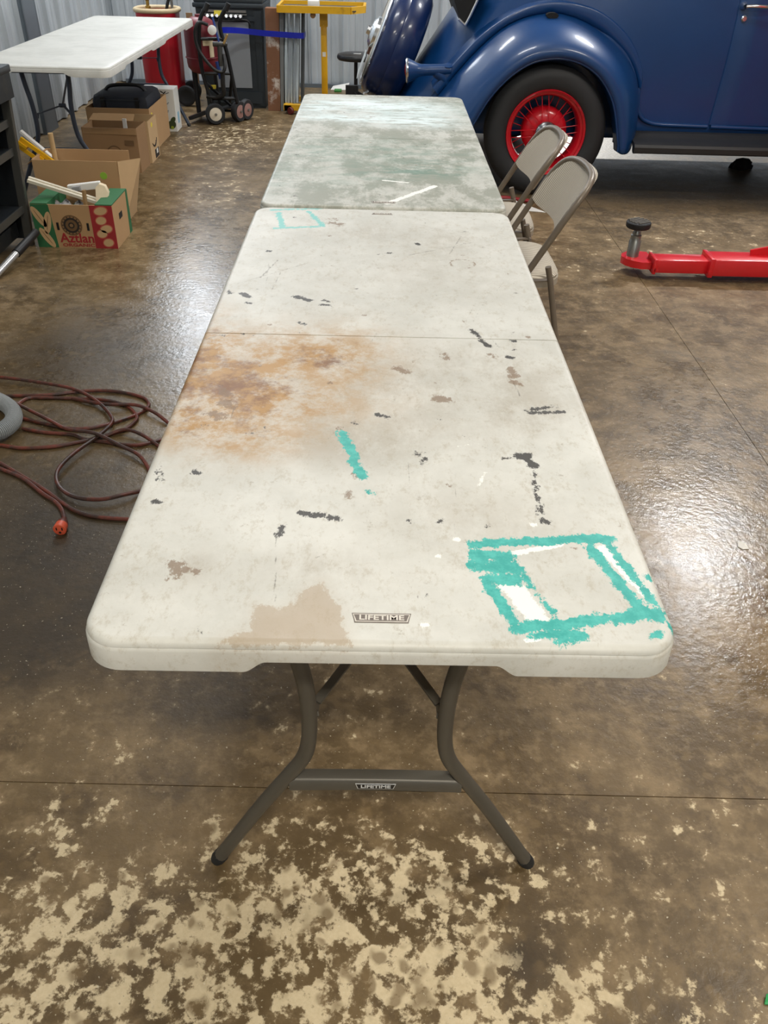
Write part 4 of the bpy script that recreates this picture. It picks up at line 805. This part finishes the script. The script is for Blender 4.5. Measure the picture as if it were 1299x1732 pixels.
tagset(MB().bb(-1.70, -1.675, 5.19, 5.20, .08, .30).build('white_tag', WHITEP, None, False), 'white paper tag standing up inside the ring printed carton', 'tag')
# fourth: carton with curved smile mark
b4 = open_box('smile_carton', 'tan carton with curved black smile mark and yellow sticker on its side', -1.96, -1.565, 5.30, 5.545, .262, M_('card_light', (196, 164, 122), .8, 0, .08, 9), CARDI)
pts = [(-1.5635, 5.36+.12*k/10, .115-.028*math.sin(PI*k/10)) for k in range(11)]
MB().tube(pts, [.0015+.004*math.sin(PI*k/10) for k in range(11)], 6).tube([(-1.5635, 5.485, .128), (-1.5635, 5.478, .108), (-1.5635, 5.46, .112)], .0025, 5).build('smile_mark', DKP, b4)
MB().bb(-1.565, -1.5635, 5.41, 5.52, .006, .062).build('black_label', DKP, b4, False); MB().bb(-1.5636, -1.563, 5.45, 5.49, .03, .06).build('barcode_label', WHITEP, b4, False)
YST = M_('sticker_yellow', (226, 206, 70), .6)
MB().prism([(-1.565, 5.40+.022*math.cos(a), .225+.016*math.sin(a)) for a in np.linspace(0, 2*PI, 15)[:-1]], (1, 0, 0), .001).build('yellow_sticker', YST, b4, False)
MB().prism([(-1.955, 5.302, .262), (-1.66, 5.302, .262), (-1.67, 5.40, .285), (-1.95, 5.40, .285)], (0, 0, 1), .004).build('top_flap', CARD, b4, False)
# fifth: carton carrying the dark bag
b5 = open_box('bag_carton', 'tan open carton holding the dark tool bag, between the smile carton and the white carton', -2.06, -1.62, 5.60, 6.16, .285, CARD, CARDI)
MB().prism([(-1.62, 5.66+.022*math.cos(a), .235+.018*math.sin(a)) for a in np.linspace(0, 2*PI, 15)[:-1]], (1, 0, 0), .001).build('yellow_sticker', YST, b5, False)
MB().bb(-1.62, -1.619, 5.62, 5.68, .02, .12).build('purple_print', M_('print_purple', (88, 66, 110), .6), b5, False)
NV = M_('bag_navy', (20, 26, 38), .6, 0, .2, 14)
bag = thing('tool_bag', 'dark navy tool bag filling the tan carton under the left table', 'bag', (-1.84, 5.86, 0))
MB().bb(-2.045, -1.64, 5.69, 6.12, .01, .355, .05).build('bag_body', NV, bag, True)
MB().tube(spline([(-1.98, 5.86, .35), (-1.93, 5.86, .385), (-1.75, 5.86, .39), (-1.69, 5.86, .35)], 6), .012, 8).build('bag_handle', BLACKP, bag)
for x in (-1.96, -1.72): MB().bb(x-.015, x+.015, 5.684, 5.69, .06, .34).build('bag_strap', BLACKP, bag, False)
MB().bb(-2.0, -1.69, 5.683, 5.69, .318, .324).build('zip', M_('zip_grey', (70, 74, 80), .4, .6), bag, False)
# white carton with fruit print
WC = M_('carton_white', (226, 226, 220), .5, 0, .03)
wc = thing('white_carton', 'white carton printed with a green pear and blue stripe, last in the row', 'box', (-1.70, 6.355, 0))
MB().bb(-1.84, -1.585, 6.27, 6.44, 0, .30, .003).build('carton', WC, wc, False)
yq = 6.269
def wf(name, P, m, dy=0.0): MB().prism([(x, yq-dy, z) for x, z in P], (0, 1, 0), .0012).build(name, m, wc, False)
wf('blue_stripe', [(-1.715, .13), (-1.685, .125), (-1.682, .215), (-1.70, .22), (-1.717, .19)], M_('print_blue', (72, 150, 206), .5))
PEAR = M_('print_pear_green', (150, 166, 46), .5); LEAF = M_('print_leaf_green', (60, 74, 40), .5)
wf('pear_print', ell(-1.675, .055, .028, .042, 0), PEAR); wf('pear_neck', ell(-1.672, .10, .016, .032, 0), PEAR, .0004)
wf('leaf_print', ell(-1.625, .05, .034, .03, .6), LEAF); wf('leaf_print', ell(-1.612, .085, .026, .016, .9), LEAF, .0004); wf('apple_print', ell(-1.622, .03, .012, .012, 0), PEAR, .0008)
wf('grey_print', ell(-1.648, .14, .018, .006, 1.0), M_('print_grey', (150, 158, 160), .5)); wf('grey_print', ell(-1.640, .20, .016, .004, .7), M_('print_grey', (150, 158, 160), .5))
for k, (x, z, r) in enumerate(((-1.70, .265, .5), (-1.675, .28, -.5), (-1.655, .275, .7))): wf('scribble_print', ell(x, z, .016, .004, r), DKP)
wf('scribble_line', [(-1.73, .235), (-1.62, .275), (-1.62, .279), (-1.73, .24)], DKP)
MB().bb(-1.5855, -1.5845, 6.33, 6.38, .05, .13).build('side_print', M_('print_pale_blue', (140, 190, 214), .5), wc, False)

# ---------------------------------------------------------------- back left: tub, blast pot, bin, boards
MAR = M_('tub_red', (176, 20, 36), .4, 0, .12, 8, coat=.3); CREAM = M_('rim_cream', (206, 186, 148), .5, 0, .1, 20)
tub = thing('red_tub', 'tall bright red tub with cream rim on a small wheel, behind the left table', 'tub', (-1.90, 7.42, 0))
def rsq(r, z, e=.55): return [(-1.90+r*math.copysign(abs(math.cos(a))**e, math.cos(a)), 7.42+r*math.copysign(abs(math.sin(a))**e, math.sin(a)), z) for a in np.linspace(0, 2*PI, 41)[:-1]]
mb = MB().loft([rsq(.155, .10), rsq(.16, .12), rsq(.165, .5), rsq(.17, .70), rsq(.155, .70), rsq(.15, .5), rsq(.14, .15)], True); mb.f.append(tuple(range(39, -1, -1))); mb.f.append(tuple(6*40+i for i in range(40))); mb.build('tub_body', MAR, tub)
MB().tube([Vector(p) for p in rsq(.178, .715, .8)], .018, 10, False, True).build('rim', CREAM, tub)
for wx, wy in ((-1.70, 7.28), (-1.70, 7.56), (-2.06, 7.30)):
    w_ = MB().lathe([(.0, -.022), (.04, -.022), (.055, -.03), (.078, -.026), (.082, 0), (.078, .026), (.055, .03), (.04, .022), (0, .022)], (wx, wy, .082), (0, 1, 0), 24).build('wheel', RUBBER, tub)
MB().tube([(-1.70, 7.26, .082), (-1.70, 7.58, .082)], .010, 8).beam((-1.70, 7.42, .082), (-1.90, 7.42, .115), .05, .02).beam((-2.06, 7.30, .082), (-1.95, 7.35, .115), .05, .02).build('axle', BLACKM, tub)
bv = tagset(MB().lathe([(0, .12), (.012, .12), (.012, .70), (.022, .70), (.022, .74), (.014, .745), (.014, .78), (.024, .785), (.024, .82), (0, .82)], (-1.965, 7.38, 0), (0, 0, 1), 14).build('brass_fitting', M_('brass', (170, 140, 70), .35, .8), None), 'brass pipe fitting standing up in the red tub', 'fitting')
tagset(MB().tube(spline([(-1.84, 7.40, .16), (-1.82, 7.40, .5), (-1.81, 7.36, .70), (-1.77, 7.36, .82), (-1.73, 7.38, .90)], 6), .013, 8).build('black_hose', BLACKP, None), 'black hose end curving up out of the red tub', 'hose')
tagset(MB().tube([(-1.755, 7.38, .16), (-1.765, 7.38, .86)], .011, 10).build('grey_pipe', STEEL, None), 'grey steel pipe standing in the red tub', 'pipe')
tagset(MB().prism([(-1.715, 7.70, .0), (-1.66, 7.70, .0), (-1.68, 7.78, .66), (-1.735, 7.78, .66)], (0, 1, 0), .018).build('wood_plank', M_('plank_tan', (150, 118, 84), .7, 0, .15, 18), None, False), 'tan wood plank standing behind the red tub and blast pot', 'plank')

POT = M_('pot_maroon', (112, 22, 34), .42, 0, .15, 10)
bp_ = thing('blast_pot', 'maroon pressure blast pot on a black two wheeled hand truck with tape marks', 'machine', (-1.35, 6.72, 0))
tc = (-1.435, 6.78)
MB().lathe([(0, .335), (.05, .338), (.09, .352), (.118, .385), (.124, .42), (.126, .64), (.120, .68), (.10, .71), (.06, .732), (.03, .735), (.03, .75), (0, .75)], (tc[0], tc[1], 0), (0, 0, 1), 36).build('pot', POT, bp_)
def onpot(a, z, r=.1272): return Vector((tc[0]+r*math.sin(a), tc[1]-r*math.cos(a), z))
TAPE = M_('masking_tape', (226, 208, 172), .65, 0, .05)
def tape(a0, a1, z0, z1, n=6):
    rows = [[onpot(a0+(a1-a0)*k/n, z0, r) for k in range(n+1)] for r in (.1268, .1285)]; top = [[onpot(a0+(a1-a0)*k/n, z1, r) for k in range(n+1)] for r in (.1285, .1268)]
    MB().loft(rows+top+[rows[0]]).build('tape_strip', TAPE, bp_)
tape(.28, 1.0, .548, .592); tape(.68, 1.0, .465, .5475)
MB().tube([onpot(a, .455, .127) for a in np.linspace(-1.6, 1.6, 16)], .006, 6).build('pot_band', POT, bp_)
for pts in ([(-1.325, 6.62, .835), (-1.405, 6.62, .70), (-1.418, 6.62, .40), (-1.355, 6.62, .13)], [(-1.175, 6.66, .835), (-1.255, 6.66, .70), (-1.212, 6.66, .48), (-1.165, 6.66, .15)]):
    MB().tube(spline(pts, 6), .0155, 10).build('frame_rail', BLACKM, bp_)
for pts in ([(-1.325, 6.62, .838), (-1.352, 6.62, .79)], [(-1.175, 6.66, .838), (-1.202, 6.66, .79)]): MB().tube(pts, .020, 12).build('hand_grip', BLACKP, bp_)
for a, b in (((-1.405, 6.62, .60), (-1.23, 6.66, .60)), ((-1.41, 6.62, .36), (-1.20, 6.66, .36)), ((-1.375, 6.62, .18), (-1.17, 6.66, .18)), ((-1.40, 6.62, .30), (-1.24, 6.8, .10)), ((-1.19, 6.66, .36), (-1.27, 6.9, .08))): MB().tube([a, b], .012, 8).build('cross_rail', BLACKM, bp_)
for dx, dy, ex, ey, z in ((-.08, -.02, -.07, -.03, .05), (-.08, .07, -.08, .08, 0), (.08, .05, .1, .06, 0)): MB().tube([(tc[0]+dx, tc[1]+dy, .36), (tc[0]+ex, tc[1]+ey, z)], .013, 8).build('pot_leg', BLACKM, bp_)
MB().prism([(-1.555, 6.60, .03), (-1.53, 6.56, .03), (-1.30, 6.62, .10), (-1.18, 6.70, .10), (-1.25, 6.86, .09), (-1.5, 6.80, .03)], (0, 0, 1), .012).beam((-1.55, 6.57, .04), (-1.34, 6.60, .11), .03, .025).build('foot_plate', BLACKM, bp_)
CRW = M_('hub_cream', (214, 204, 184), .5)
for (wx, wy, nx_, ny_, hubm) in ((-1.335, 6.575, .35, -.93, CRW), (-1.165, 6.70, .86, -.5, M_('hub_pinkish', (150, 112, 104), .5)), (-1.115, 6.78, .86, -.5, M_('hub_pinkish', (0, 0, 0)))):
    w_ = MB().lathe([(0, -.018), (.048, -.018), (.052, -.024), (.072, -.024), (.078, -.014), (.078, .014), (.072, .024), (.052, .024), (.048, .018), (0, .018)], (wx, wy, .078), (nx_, ny_, 0), 28).build('wheel', RUBBER, bp_)
    MB().lathe([(0, .014), (.05, .014), (.05, .021), (.03, .025), (0, .025)], (wx, wy, .078), (nx_, ny_, 0), 20).build('wheel_hub', hubm, w_); MB().lathe([(0, .02), (.010, .02), (.010, .034), (0, .034)], (wx, wy, .078), (nx_, ny_, 0), 10).build('axle_nut', STEEL, w_)
MB().tube([(-1.335, 6.575, .078), (-1.30, 6.72, .078), (-1.165, 6.70, .078)], .010, 8).build('axle', BLACKM, bp_)
MB().tube(spline([(-1.34, 6.60, .70), (-1.40, 6.55, .715), (-1.43, 6.54, .64), (-1.41, 6.54, .53), (-1.32, 6.54, .415), (-1.25, 6.55, .385), (-1.225, 6.56, .42), (-1.235, 6.60, .50)], 8), .0125, 10).build('loop_hose', BLACKP, bp_)
MB().tube(spline([(-1.25, 6.58, .37), (-1.255, 6.58, .30), (-1.26, 6.6, .22), (-1.32, 6.62, .19), (-1.40, 6.62, .20)], 6), .018, 10).build('outlet_hose', BLACKP, bp_)
MB().lathe([(0, -.04), (.018, -.04), (.018, .04), (0, .04)], (-1.27, 6.60, .57), (1, 0, 0), 12).tube([(-1.31, 6.6, .565), (-1.20, 6.6, .57)], .012, 10).tube([(-1.26, 6.6, .56), (-1.26, 6.6, .42)], .02, 10).build('valve', M_('valve_grey', (84, 84, 82), .4, .5), bp_)
MB().beam((-1.225, 6.59, .575), (-1.19, 6.58, .64), .016, .012).build('valve_lever', M_('lever_tan', (176, 142, 84), .5), bp_)
MB().lathe([(0, -.012), (.032, -.012), (.034, .006), (.028, .010), (0, .010)], (-1.305, 6.59, .665), (0, -1, .1), 20).build('pressure_gauge', WHITEP, bp_)
MB().tube([(-1.30, 6.62, .75), (-1.26, 6.60, .57)], .008, 8).tube([(-1.29, 6.6, .45), (-1.27, 6.6, .33)], .016, 8).build('filter_tube', M_('filter_blue', (30, 60, 130), .4), bp_)
MB().bb(-1.40, -1.33, 6.66, 6.69, .245, .27).build('yellow_label', YST, bp_, False)

BIN = M_('bin_dark_grey', (44, 52, 58), .5, 0, .1, 10); BINP = M_('bin_pale_panel', (150, 156, 162), .45, 0, .08, 6)
bn = thing('plastic_bin', 'dark grey plastic bin with pale front panel standing against the back wall', 'bin', (-1.27, 7.5, 0))
mb = MB().loft([[(-1.52, 7.27, 0), (-1.01, 7.27, 0), (-1.01, 7.75, 0), (-1.52, 7.75, 0)], [(-1.545, 7.25, .76), (-.985, 7.25, .76), (-.985, 7.78, .76), (-1.545, 7.78, .76)]], True); mb.f += [(3, 2, 1, 0), (4, 5, 6, 7)]; mb.build('bin_body', BIN, bn, False)
MB().bb(-1.565, -.985, 7.225, 7.80, .755, .79, .008).bb(-1.555, -.99, 7.235, 7.79, .79, .83, .01).build('lid', BIN, bn, True, angle=30)
MB().prism([(-1.43, 7.262, .16), (-1.115, 7.262, .16), (-1.115, 7.247, .655), (-1.43, 7.247, .655)], (0, -1, 0), .006).build('front_panel', BINP, bn, False)
for x in (-1.035, -1.47): MB().prism([(x-.025, 7.267, .02), (x+.025, 7.267, .02), (x+.03, 7.245, .74), (x-.03, 7.245, .74)], (0, -1, 0), .014).build('corner_rib', BIN, bn, False)
MB().bb(-1.50, -1.03, 7.236, 7.268, .665, .70).build('front_ledge', BIN, bn, False); MB().bb(-1.50, -1.03, 7.245, 7.27, .04, .13).build('bottom_ledge', BIN, bn, False)
sr = thing('fitting_rack', 'rack of eight chrome fittings hung on the dark bin above its pale panel', 'rack', (-1.3, 7.2, .66))
MB().bb(-1.49, -1.125, 7.205, 7.235, .726, .742).bb(-1.47, -1.12, 7.21, 7.235, .708, .716).build('rack_rail', STEEL, sr, False)
for k in range(8): MB().lathe([(0, 0), (.014, 0), (.017, .006), (.017, .020), (.012, .026), (.012, .04), (0, .04)], (-1.445+.0385*k, 7.205, .699), (.25, -1, .15), 14).build('fitting', CHROME, sr)
MB().tube(spline([(-1.46, 7.20, .676), (-1.30, 7.195, .668), (-1.15, 7.2, .676), (-1.11, 7.205, .665), (-1.095, 7.215, .63)], 5), .008, 8).build('rack_handle', BLACKP, sr)
MB().bb(-1.385, -1.315, 7.200, 7.205, .70, .738).build('yellow_tag', YST, sr, False)

brd = M_('board_brown_peeling', (128, 88, 62), .8, 0, .15, 10, dirt=((216, 208, 198), .52, .95))
tagset(MB().prism([(-.978, 7.165, .001), (-.872, 7.165, .001), (-.852, 7.20, .765), (-.966, 7.20, .765)], (0, 1, 0), .11).build('peeling_board', brd, None, False), 'brown post with peeling white paint standing beside the dark bin', 'board')
tagset(MB().prism([(-.868, 7.16, .001), (-.842, 7.16, .001), (-.812, 7.20, .742), (-.848, 7.20, .742)], (0, 1, 0), .16).build('grey_board', M_('board_grey', (116, 118, 118), .6, 0, .12, 10), None, False), 'narrow grey board standing right of the peeling brown post', 'board')
fp = thing('folded_sheets', 'bundle of folded pale plastic and aluminium sheets standing in the yellow stand', 'sheets', (-.74, 7.2, .07))
for k, (x0, x1, dy, m) in enumerate(((-.828, -.812, 0, M_('sheet_pale', (192, 204, 210), .3)), (-.806, -.786, -.02, M_('sheet_grey', (150, 160, 168), .3)), (-.780, -.764, .0, M_('sheet_pale', (0, 0, 0))), (-.757, -.738, -.02, M_('sheet_grey', (0, 0, 0))), (-.732, -.716, 0, M_('sheet_pale', (0, 0, 0))))):
    dx = (.03, .045, .025, .04, .03)[k]
    MB().prism([(x0, 7.16+dy, .07), (x1, 7.16+dy, .07), (x1+dx*.6, 7.17+dy, .4), (x1+dx, 7.19+dy, .735), (x0+dx, 7.19+dy, .735), (x0+dx*.3, 7.17+dy, .4)], (0, 1, 0), .14).build('sheet', m, fp, False)
MB().prism([(-.796, 7.13, .736), (-.675, 7.13, .736), (-.675, 7.33, .736), (-.796, 7.33, .736)], (0, 0, 1), .008).build('top_sheet', M_('sheet_white', (216, 220, 220), .4), fp, False)
tagset(MB().prism([(-.694, 7.16, .076), (-.670, 7.16, .076), (-.645, 7.20, .74), (-.669, 7.20, .74)], (0, 1, 0), .12).build('dark_channel', M_('channel_dark', (66, 70, 72), .5, .3), None, False), 'dark metal channel on the right of the folded pale sheets', 'channel')
sp = spline([(-1.30, 6.95, .625), (-1.25, 7.05, .617), (-1.15, 7.12, .606), (-1.0, 7.13, .594), (-.84, 7.12, .588), (-.68, 7.12, .583), (-.645, 7.14, .583), (-.64, 7.24, .584)], 6)
mb = MB(); mb.loft([[(p.x, p.y, p.z+.021) for p in sp], [(p.x, p.y, p.z-.021) for p in sp], [(p.x, p.y+.003, p.z-.021) for p in sp], [(p.x, p.y+.003, p.z+.021) for p in sp], [(p.x, p.y, p.z+.021) for p in sp]])
tagset(mb.build('blue_strap', M_('strap_blue', (18, 36, 176), .4, 0, .1), None, True), 'bright blue strap stretched across the dark bin, brown post and pale sheets', 'strap')

ys = thing('yellow_stand', 'yellow steel tray stand on castors standing before the back wall', 'stand', (-.48, 7.25, 0))
MB().bb(-.83, -.16, 7.04, 7.10, .03, .075).bb(-.825, -.765, 7.04, 7.5, .03, .07).bb(-.22, -.16, 7.04, 7.5, .03, .07).bb(-.52, -.43, 7.1, 7.45, .03, .07).bb(-.825, -.16, 7.45, 7.5, .03, .07).build('base_frame', YELLOW, ys, False)
for x, y in ((-.77, 7.03), (-.21, 7.03), (-.79, 7.52), (-.19, 7.52)):
    w_ = MB().lathe([(0, -.014), (.026, -.014), (.030, -.008), (.030, .008), (.026, .014), (0, .014)], (x, y, .030), (.6, .8, 0), 18).build('castor', M_('castor_maroon', (96, 26, 26), .5), ys)
MB().bb(-.513, -.463, 7.225, 7.275, .07, .74, .004).build('post', YELLOW, ys, True, angle=30)
MB().bb(-.52, -.456, 7.218, 7.282, .64, .745).build('post_sleeve', YELLOW, ys, False)
MB().bb(-.502, -.474, 7.2235, 7.225, .42, .455).build('post_label', WHITEP, ys, False)
MB().beam((-.502, 7.221, .648), (-.474, 7.221, .678), .006, .002).beam((-.474, 7.221, .648), (-.502, 7.221, .678), .006, .002).build('black_cross', BLACKP, ys, False)
MB().bb(-.835, -.215, 7.06, 7.48, .768, .774).build('tray_floor', M_('tray_grey', (94, 92, 88), .5, .3), ys, False)
mb = MB()
OUT = [(-.845, 7.06), (-.26, 7.06), (-.15, 7.20), (-.15, 7.50), (-.845, 7.50)]
for (a, b) in zip(OUT, OUT[1:]+OUT[:1]): mb.beam((a[0], a[1], .775), (b[0], b[1], .775), .022, .05)
mb.build('tray_rim', YELLOW, ys, False)
MB().lathe([(0, -.02), (.022, -.02), (.022, .02), (0, .02)], (-.565, 7.09, .735), (0, 1, 0), 14).beam((-.565, 7.10, .72), (-.565, 7.10, .77), .03, .03).build('tray_clamp', M_('clamp_rust', (130, 92, 50), .6), ys)
tagset(MB().bb(-.61, -.52, 7.15, 7.26, .775, .83, .004).build('white_packet', WHITEP, None, True), 'white packet lying in the yellow tray', 'packet')

st = thing('shop_stool', 'round black padded stool between the yellow stand and the spare wheel', 'stool', (-.207, 6.76, 0))
MB().lathe([(0, .467), (.14, .467), (.150, .477), (.152, .492), (.145, .505), (.12, .512), (0, .514)], (-.207, 6.76, 0), (0, 0, 1), 36).build('seat', M_('vinyl_black', (30, 31, 33), .35), st)
MB().prism([(-.225, 6.72, .5125), (-.165, 6.72, .5125), (-.165, 6.745, .5132), (-.225, 6.745, .5132)], (0, 0, 1), .0008).build('seat_tag', M_('tag_pale', (190, 190, 186), .5), st, False)
MB().lathe([(0, .07), (.022, .07), (.022, .28), (.015, .285), (.015, .452), (.05, .457), (.05, .468), (0, .468)], (-.207, 6.76, 0), (0, 0, 1), 16).build('column', BLACKM, st)
for k in range(5):
    a = 2*PI*k/5+.3; e = Vector((-.207+.21*math.cos(a), 6.76+.21*math.sin(a), .055)); MB().beam((-.207, 6.76, .085), e, .03, .022).build('leg', BLACKM, st, False)
    MB().lathe([(0, -.01), (.022, -.01), (.024, 0), (.022, .01), (0, .01)], (e.x, e.y, .024), (math.cos(a+1), math.sin(a+1), 0), 14).build('castor', RUBBER, st)
tagset(MB().prism([(-.49, 8.24, .001), (-.33, 8.25, .001), (-.31, 8.33, .05), (-.47, 8.33, .02)], (0, 0, 1), .002).build('paper_sheet', WHITEP, None, False), 'white paper sheet lying at the foot of the back wall', 'paper')
tagset(MB().bb(-.45, -.38, 8.12, 8.20, 0, .02, .004).build('green_packet', M_('packet_green', (70, 140, 70), .5), None), 'small green packet on the floor near the back wall', 'packet')

# ---------------------------------------------------------------- things on the floor
CRD = {"A":[[-1.455,2.089],[-1.415,2.072],[-1.295,2.048],[-1.124,1.996],[-1.012,1.91],[-0.931,1.805],[-0.915,1.744],[-0.941,1.654],[-0.983,1.559],[-1.004,1.469],[-0.992,1.402],[-0.956,1.346],[-0.899,1.309],[-0.826,1.303],[-0.765,1.329],[-0.715,1.37]],"B":[[-1.398,1.938],[-1.368,1.945],[-1.29,1.954],[-1.196,1.964],[-1.08,1.998],[-0.977,2.003],[-0.87,1.967],[-0.826,1.918],[-0.829,1.863],[-0.874,1.808],[-0.939,1.758],[-1.008,1.73],[-1.087,1.737],[-1.239,1.793]],"C":[[-1.394,1.927],[-1.358,1.917],[-1.316,1.891],[-1.217,1.82],[-1.129,1.756],[-1.05,1.699],[-0.944,1.663],[-0.85,1.61],[-0.778,1.557],[-0.737,1.505],[-0.716,1.453]],"D":[[-1.277,1.617],[-1.246,1.614],[-1.166,1.598],[-1.072,1.611],[-0.998,1.642],[-0.941,1.673],[-0.869,1.726],[-0.843,1.788],[-0.85,1.83],[-0.9,1.893],[-0.986,1.933],[-1.096,1.94],[-1.205,1.941],[-1.267,1.933],[-1.292,1.854]],"E":[[-1.21,1.722],[-1.126,1.7],[-1.032,1.689],[-0.983,1.662],[-0.909,1.646],[-0.805,1.63],[-0.72,1.672]],"F":[[-1.244,1.531],[-1.206,1.506],[-1.128,1.448],[-1.015,1.36],[-0.921,1.277],[-0.862,1.241],[-0.796,1.225],[-0.707,1.22]],"G":[[-1.233,1.5],[-1.195,1.475],[-1.106,1.423],[-1.019,1.344],[-0.964,1.299],[-0.934,1.261],[-0.912,1.214]],"H":[[-1.107,1.94],[-0.973,1.884],[-0.866,1.883],[-0.785,1.832],[-0.72,1.772]],"I":[[-0.919,1.684],[-0.86,1.711],[-0.792,1.679],[-0.724,1.624]]}
def cord_mat():
    t = NT('cord_orange_dirty'); n = t.noise(14, 6, .7)
    t.base(t.mix(t.step(n, .36, .62), lin((112, 54, 40)), lin((58, 40, 33)))); t.rough(.42); return t.m
cd = thing('extension_cord', 'long dirty orange extension cord heaped in loops on the wet floor', 'cord', (-1.05, 1.7, 0))
CM = cord_mat(); mb = MB(); r = .0062
for q, (k, P) in enumerate(CRD.items()):
    z = dict(A=.018, B=.007, C=.030, D=.007, E=.007, F=.007, G=.007, H=.018, I=.018)[k]
    Q = [(x, y, z if 0 < i < len(P)-1 else (.007 if k not in 'C' else .007)) for i, (x, y) in enumerate(P)]
    if k == 'C': Q = [(x, y, .007 if i in (0, 1, len(P)-1, len(P)-2) else (.024 if i in (2, 3, 4, 5) else .03 if i == 6 else .018)) for i, (x, y) in enumerate(P)]
    mb.tube(spline(Q, 7), r, 8)
mb.build('cable', CM, cd)
PLUG = M_('plug_orange', (214, 92, 62), .45)
MB().tube([(-.912, 1.215, .009), (-.908, 1.195, .014), (-.906, 1.185, .016), (-.904, 1.17, .018)], [.008, .010, .016, .017], 14).build('plug_boot', CM, cd)
pl = MB().tube([(-.904, 1.172, .018), (-.903, 1.150, .0185), (-.903, 1.148, .0185)], [.0175, .019, .017], 20).build('plug_face', PLUG, cd)
for dx, dz, w_, h_ in ((-.008, .004, .003, .009), (.008, .004, .003, .009)): MB().bb(-.903+dx-w_/2, -.903+dx+w_/2, 1.1465, 1.1485, .0185+dz-h_/2, .0185+dz+h_/2).build('slot', BLACKP, pl, False)
MB().lathe([(0, 0), (.0035, 0), (.0035, .0015), (0, .0015)], (-.903, 1.1485, .010), (0, -1, 0), 10).build('ground_hole', BLACKP, pl)
hose = thing('vacuum_hose', 'grey ribbed vacuum hose curving in at the left edge over the orange cord', 'hose', (-1.35, 1.72, 0))
hp = spline([(-1.95, 2.02, .030), (-1.75, 1.97, .030), (-1.50, 1.93, .040), (-1.36, 1.872, .040), (-1.27, 1.80, .040), (-1.232, 1.715, .040), (-1.255, 1.64, .040), (-1.33, 1.61, .040), (-1.45, 1.62, .040), (-1.65, 1.65, .030), (-1.9, 1.70, .030)], 60)
MB().tube(hp, [.0255+.0028*(1 if (i//2) % 2 else -1) for i in range(len(hp))], 14).build('ribbed_tube', M_('hose_grey', (142, 146, 148), .45, 0, .1, 12), hose, True, angle=25)
tagset(MB().prism([(1.048, 1.150, .001), (1.058, 1.138, .001), (1.078, 1.14, .001), (1.068, 1.155, .012), (1.052, 1.165, .008)], (0, 0, 1), .0015).build('paper_scrap', WHITEP, None, False), 'small white paper scrap on the bare floor at the right', 'scrap')
tagset(MB().prism([(.661, -.094, .001), (.676, -.097, .001), (.684, -.082, .010), (.668, -.080, .005)], (0, 0, 1), .003).build('green_scrap', M_('scrap_green', (40, 150, 80), .5), None, False), 'tiny green plastic scrap at the bottom right corner', 'scrap')
rows = []; rng = random.Random(11)
for i in range(9):
    v = i/8; row = []
    for k in range(22):
        a = 2*PI*k/22; rr = (.105+.02*math.sin(3*a+1)+rng.uniform(-.012, .012))*.62*math.sqrt(max(0, 1-v*v))+.002; row.append((2.59+rr*1.15*math.cos(a), 5.55+rr*.6*math.sin(a), 0.075*v*(1+.5*math.sin(2*a+.5)*(1-v))+.001))
    rows.append(row)
mb = MB().loft(rows, True); mb.f.append(tuple(range(21, -1, -1)))
tagset(mb.build('dark_rag', M_('rag_black', (24, 28, 32), .9), None), 'crumpled black rag on the floor under the blue car', 'rag')
tagset(MB().prism([(.88, 4.50, .001), (1.0, 4.37, .001), (.86, 4.40, .001), (.80, 4.47, .03), (.84, 4.53, .02)], (0, 0, 1), .003).build('white_sheet_scrap', WHITEP, None, False), 'white plastic sheet scrap on the floor behind the nearer chair', 'scrap')
tagset(MB().tube(spline([(.5, 4.50, .012), (.65, 4.60, .012), (.78, 4.63, .012), (.86, 4.60, .012), (.94, 4.57, .012), (1.02, 4.60, .012)], 8), .011, 8).build('red_air_hose', M_('hose_red', (150, 36, 44), .45), None), 'thin red air hose on the floor in front of the rear wheel', 'hose')
